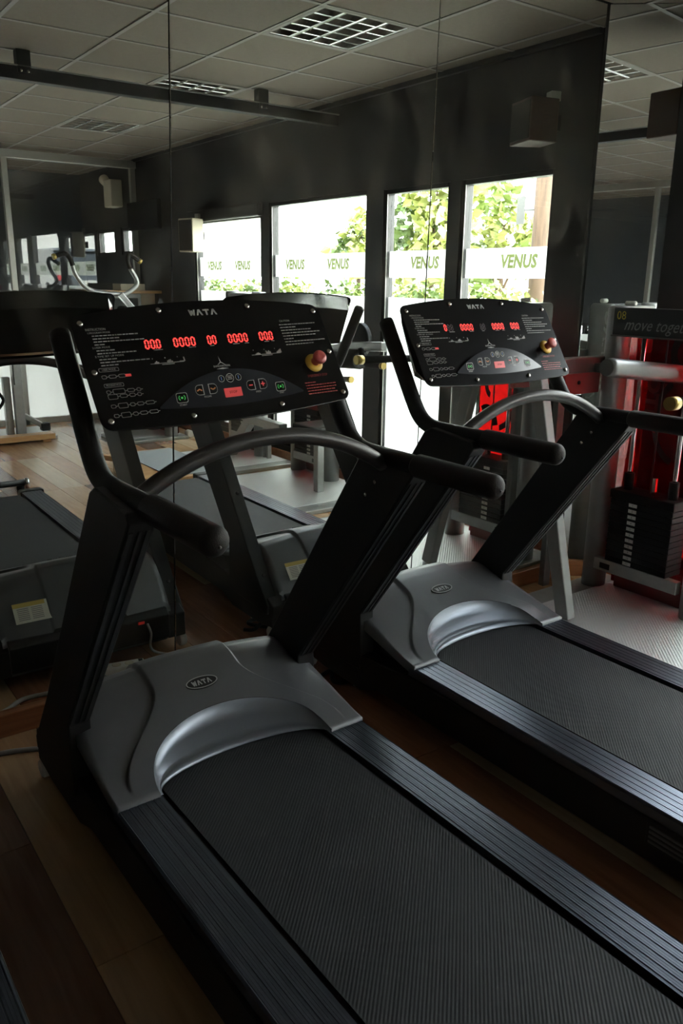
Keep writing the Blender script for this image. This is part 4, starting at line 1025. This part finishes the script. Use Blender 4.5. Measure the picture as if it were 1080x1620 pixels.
# ---- cords and the power strip on the floor
ps = empty('power_strip', (1.04, 2.58, 0), R(12)); tag(ps, 'white power strip on the floor behind the nearest treadmill', 'power strip')
box('strip_body', (-.13, -.03, .002), (.13, .03, .042), white, ps, .008)
for k in range(4): lathe('socket', [(.019, 0), (.019, .002), (.016, .0022)], creamm, ps, 16, Matrix.Translation((-.09 + .052 * k, 0, .0415)))
box('strip_switch', (.105, -.012, .042), (.122, .012, .047), black2, ps, .001)
def cord(name, pts, r, m, label): 
    o = tube(name, catmull(pts, 8), r, m, None, 8); tag(o, label, 'cord'); return o
coil = []
for k in range(40):
    a = k / 40 * 2 * math.pi * 2.6; coil.append((1.30 + (.085 + .01 * math.sin(k)) * math.cos(a), 2.62 + (.055 + .008 * math.cos(2 * k)) * math.sin(a), .008 + .02 * k / 40))
cord('coiled_flex', [(1.215, 2.54, .17), (1.215, 2.575, .14), (1.22, 2.585, .06)] + coil + [(1.26, 2.66, .012), (1.22, 2.70, .008)], .0055, cordg, 'grey power cord coiled between treadmill and mirror')
cord('floor_cord', [(-.4, 2.60, .008), (.1, 2.69, .008), (.42, 2.685, .008), (.52, 2.675, .008), (.60, 2.645, .008), (.68, 2.60, .010), (.85, 2.62, .010), (1.0, 2.60, .012)], .009, cordg, 'thick grey cord lying on the floor at the left edge')
cord('black_lead', [(1.70, 2.50, .008), (1.74, 2.53, .010), (1.80, 2.51, .03), (1.85, 2.47, .012), (1.80, 2.43, .010), (1.75, 2.46, .012), (1.82, 2.55, .01), (1.95, 2.60, .01)], .009, cordb, 'tangled black lead on the floor between the two treadmills')
pg = empty('power_plug', (1.83, 2.40, 0), R(40)); tag(pg, 'small pale plug lying between the two treadmills', 'plug')
prism('plug_body', [(-.03, -.012), (-.03, .012), (.0, .02), (.025, .02), (.025, -.02), (.0, -.02)], 2, .002, .028, white, pg, .004)
for s in (-1, 1): tube('plug_pin', [(.025, s * .009, .015), (.045, s * .009, .015)], .0024, screwm, pg, 8)

# ================================================================ OUTSIDE THE WINDOWS
gd = box('ground_outside', (XR + .2, -30, -.25), (40, 30, -.05), groundm, bev=0); tag(gd, kind='structure')
gb = box('ground_behind', (-20, -30, -.25), (XR + .2, YB - .2, -.05), groundm, bev=0); tag(gb, kind='structure')
def leaf_cloud(name, n, fn, m, parent, size=(.05, .09), seed=1):
    rn = random.Random(seed); V = []; F = []
    for _ in range(n):
        c_ = fn(rn); s = rn.uniform(*size)
        d = Vector((rn.gauss(0, 1), rn.gauss(0, 1), rn.gauss(0, .6) - .3)).normalized(); q = Vector((rn.gauss(0, 1), rn.gauss(0, 1), rn.gauss(0, 1))); e = d.cross(q).normalized(); nn = d.cross(e)
        b0 = len(V); c_ = Vector(c_)
        V += [c_, c_ + d * s * .4 + e * s * .33 + nn * s * .06, c_ + d * s, c_ + d * s * .4 - e * s * .33 + nn * s * .06]
        F += [(b0, b0 + 1, b0 + 2), (b0, b0 + 2, b0 + 3)]
    me = bpy.data.meshes.new(name); me.from_pydata([tuple(v) for v in V], [], F); me.update()
    o = link(name, me, parent, m); o['kind'] = 'stuff'; return o
def ball(c, r, fl=1.):
    def f(rn):
        while True:
            p = Vector((rn.uniform(-1, 1), rn.uniform(-1, 1), rn.uniform(-1, 1)))
            if p.length < 1: break
        p = p.normalized() * (p.length ** .5)
        return (c[0] + p.x * r, c[1] + p.y * r, c[2] + p.z * r * fl)
    return f
def tree(loc, h, blobs, label, seed, mi):
    t = empty('garden_tree', loc); tag(t, label, 'tree', 'trees outside the windows')
    rn = random.Random(seed)
    tube('trunk', catmull([(0, 0, -.05), (.03, .02, h * .4), (-.02, .05, h * .75), (.03, 0, h)], 5), [.055 - .035 * k / 15 for k in range(16)], barkm, t, 10)
    for j, (bx_, by_, bz_, r_, n) in enumerate(blobs):
        tube('branch', catmull([(0, .02, h * .6), (bx_ * .4, by_ * .4, (h * .6 + bz_) / 2 + .1), (bx_, by_, bz_)], 5), [.022 - .014 * k / 10 for k in range(11)], barkm, t, 8)
        leaf_cloud('foliage', n, ball((bx_, by_, bz_), r_), leafms[(mi + j) % 3] if j % 2 else leafms[mi], t, (.10, .19), seed * 10 + j)
tree((6.9, -2.15, 0), 2.5, [(0, .1, 2.75, .42, 420), (.1, -.35, 2.25, .38, 320), (-.1, .35, 2.15, .36, 320), (.0, .0, 1.75, .40, 300), (0, .6, 2.7, .25, 120)], 'leafy tree outside the second window', 3, 1)
tree((7.9, -1.95, 0), 2.3, [(0, -.15, 2.55, .28, 170), (0, .1, 2.15, .36, 260), (.1, .5, 1.95, .28, 170), (0, -.3, 1.8, .3, 180)], 'smaller leafy tree outside the first window', 5, 0)
tree((7.0, -3.75, 0), 2.1, [(0, .1, 2.25, .26, 150), (.1, -.1, 2.0, .32, 220), (-.1, .3, 1.9, .25, 150), (0, -.45, 1.9, .2, 70)], 'slim leafy tree outside the third window', 7, 1)
HB = ['outside the window nearest the mirror', 'at the foot of the wooden pole', 'in front of the smaller leafy tree', 'in front of the leafy tree', 'outside the middle of the third window', 'in front of the slim leafy tree', 'outside the fourth window', 'beyond the fourth window', 'outside the small windows behind the partition']
for k in range(9):
    y0 = 1.15 - 1.12 * k
    h = empty('hedge_bush', (5.75, y0, 0)); tag(h, 'rounded green hedge bush %s' % HB[k], 'bush', 'hedge bushes outside the windows')
    tube('stem', [(0, 0, -.05), (.02, .03, .8)], [.03, .018], barkm, h, 8)
    for j, (by_, bz_, r_) in enumerate(((-.15, .70, .36), (.15, .75, .36), (-.14, 1.28, .34), (.16, 1.25, .34))):
        leaf_cloud('foliage', 360, ball((0, by_, bz_), r_), leafms[(k + j) % 3], h, (.06, .11), 100 + k * 5 + j)
pt = empty('wooden_pole', (6.45, -.05, -.05)); tag(pt, 'brown wooden pole standing outside the first window', 'pole')
tube('pole_shaft', [(0, 0, 0), (.01, .0, 2), (.0, .01, 4.2)], [.09, .085, .08], barkm, pt, 14)
box('pole_sign', (-.07, -.26, 2.20), (-.06, -.16, 2.46), greyd, pt, .002); rect_bar('sign_arm', (-.02, .0, 2.33), (-.06, -.18, 2.33), .02, .02, greyd, pt)

# parked car on the raised street, seen back in the partition glass
rs = box('ground_street', (5.2, 7.4, -.05), (14, 18, .85), groundm, bev=.02); tag(rs, kind='structure')
ca = empty('parked_car', (7.5, 10.6, .85)); tag(ca, 'dark hatchback with red tail lamps parked outside', 'car')
prism('car_body', [(-1.95, .30), (-1.98, .62), (-1.85, .92), (-.2, .97), (1.1, .90), (1.85, .72), (1.95, .50), (1.9, .28)], 0, -.84, .84, carm, ca, .05)
prism('car_cabin', [(-1.86, .90), (-1.55, 1.38), (-1.2, 1.46), (-.1, 1.46), (.35, 1.36), (1.05, .90)], 0, -.72, .72, mat('car_glass', (.02, .025, .03), .08), ca, .04)
prism('car_roof', [(-1.62, 1.40), (-1.5, 1.47), (-.1, 1.47), (.3, 1.40)], 0, -.70, .70, carm, ca, .02)
box('rear_bumper', (-.84, -2.03, .30), (.84, -1.93, .52), carm, ca, .03); box('number_plate', (-.26, -2.04, .56), (.26, -1.985, .67), white, ca, .004)
for s in (-1, 1):
    box('tail_lamp', (min(s * .56, s * .83), -1.99, .66), (max(s * .56, s * .83), -1.86, .93), carred, ca, .02)
    for y in (-1.25, 1.25): lathe('wheel', [(.12, -.1), (.29, -.1), (.31, -.07), (.31, .07), (.29, .1), (.12, .1)], foam, ca, 22, Matrix.Translation((s * .76, y, .31)) @ Matrix.Rotation(R(90), 4, 'Y'))

for o in bpy.data.objects:  # flat print too fine to pick apart letter by letter
    if o.parent and any(k in o.name for k in ('print', 'lettering', 'captions', 'emblem', 'label_number', 'sign_number', 'digit_display', 'unlit_segments', 'key_symbol')): o['kind'] = 'stuff'
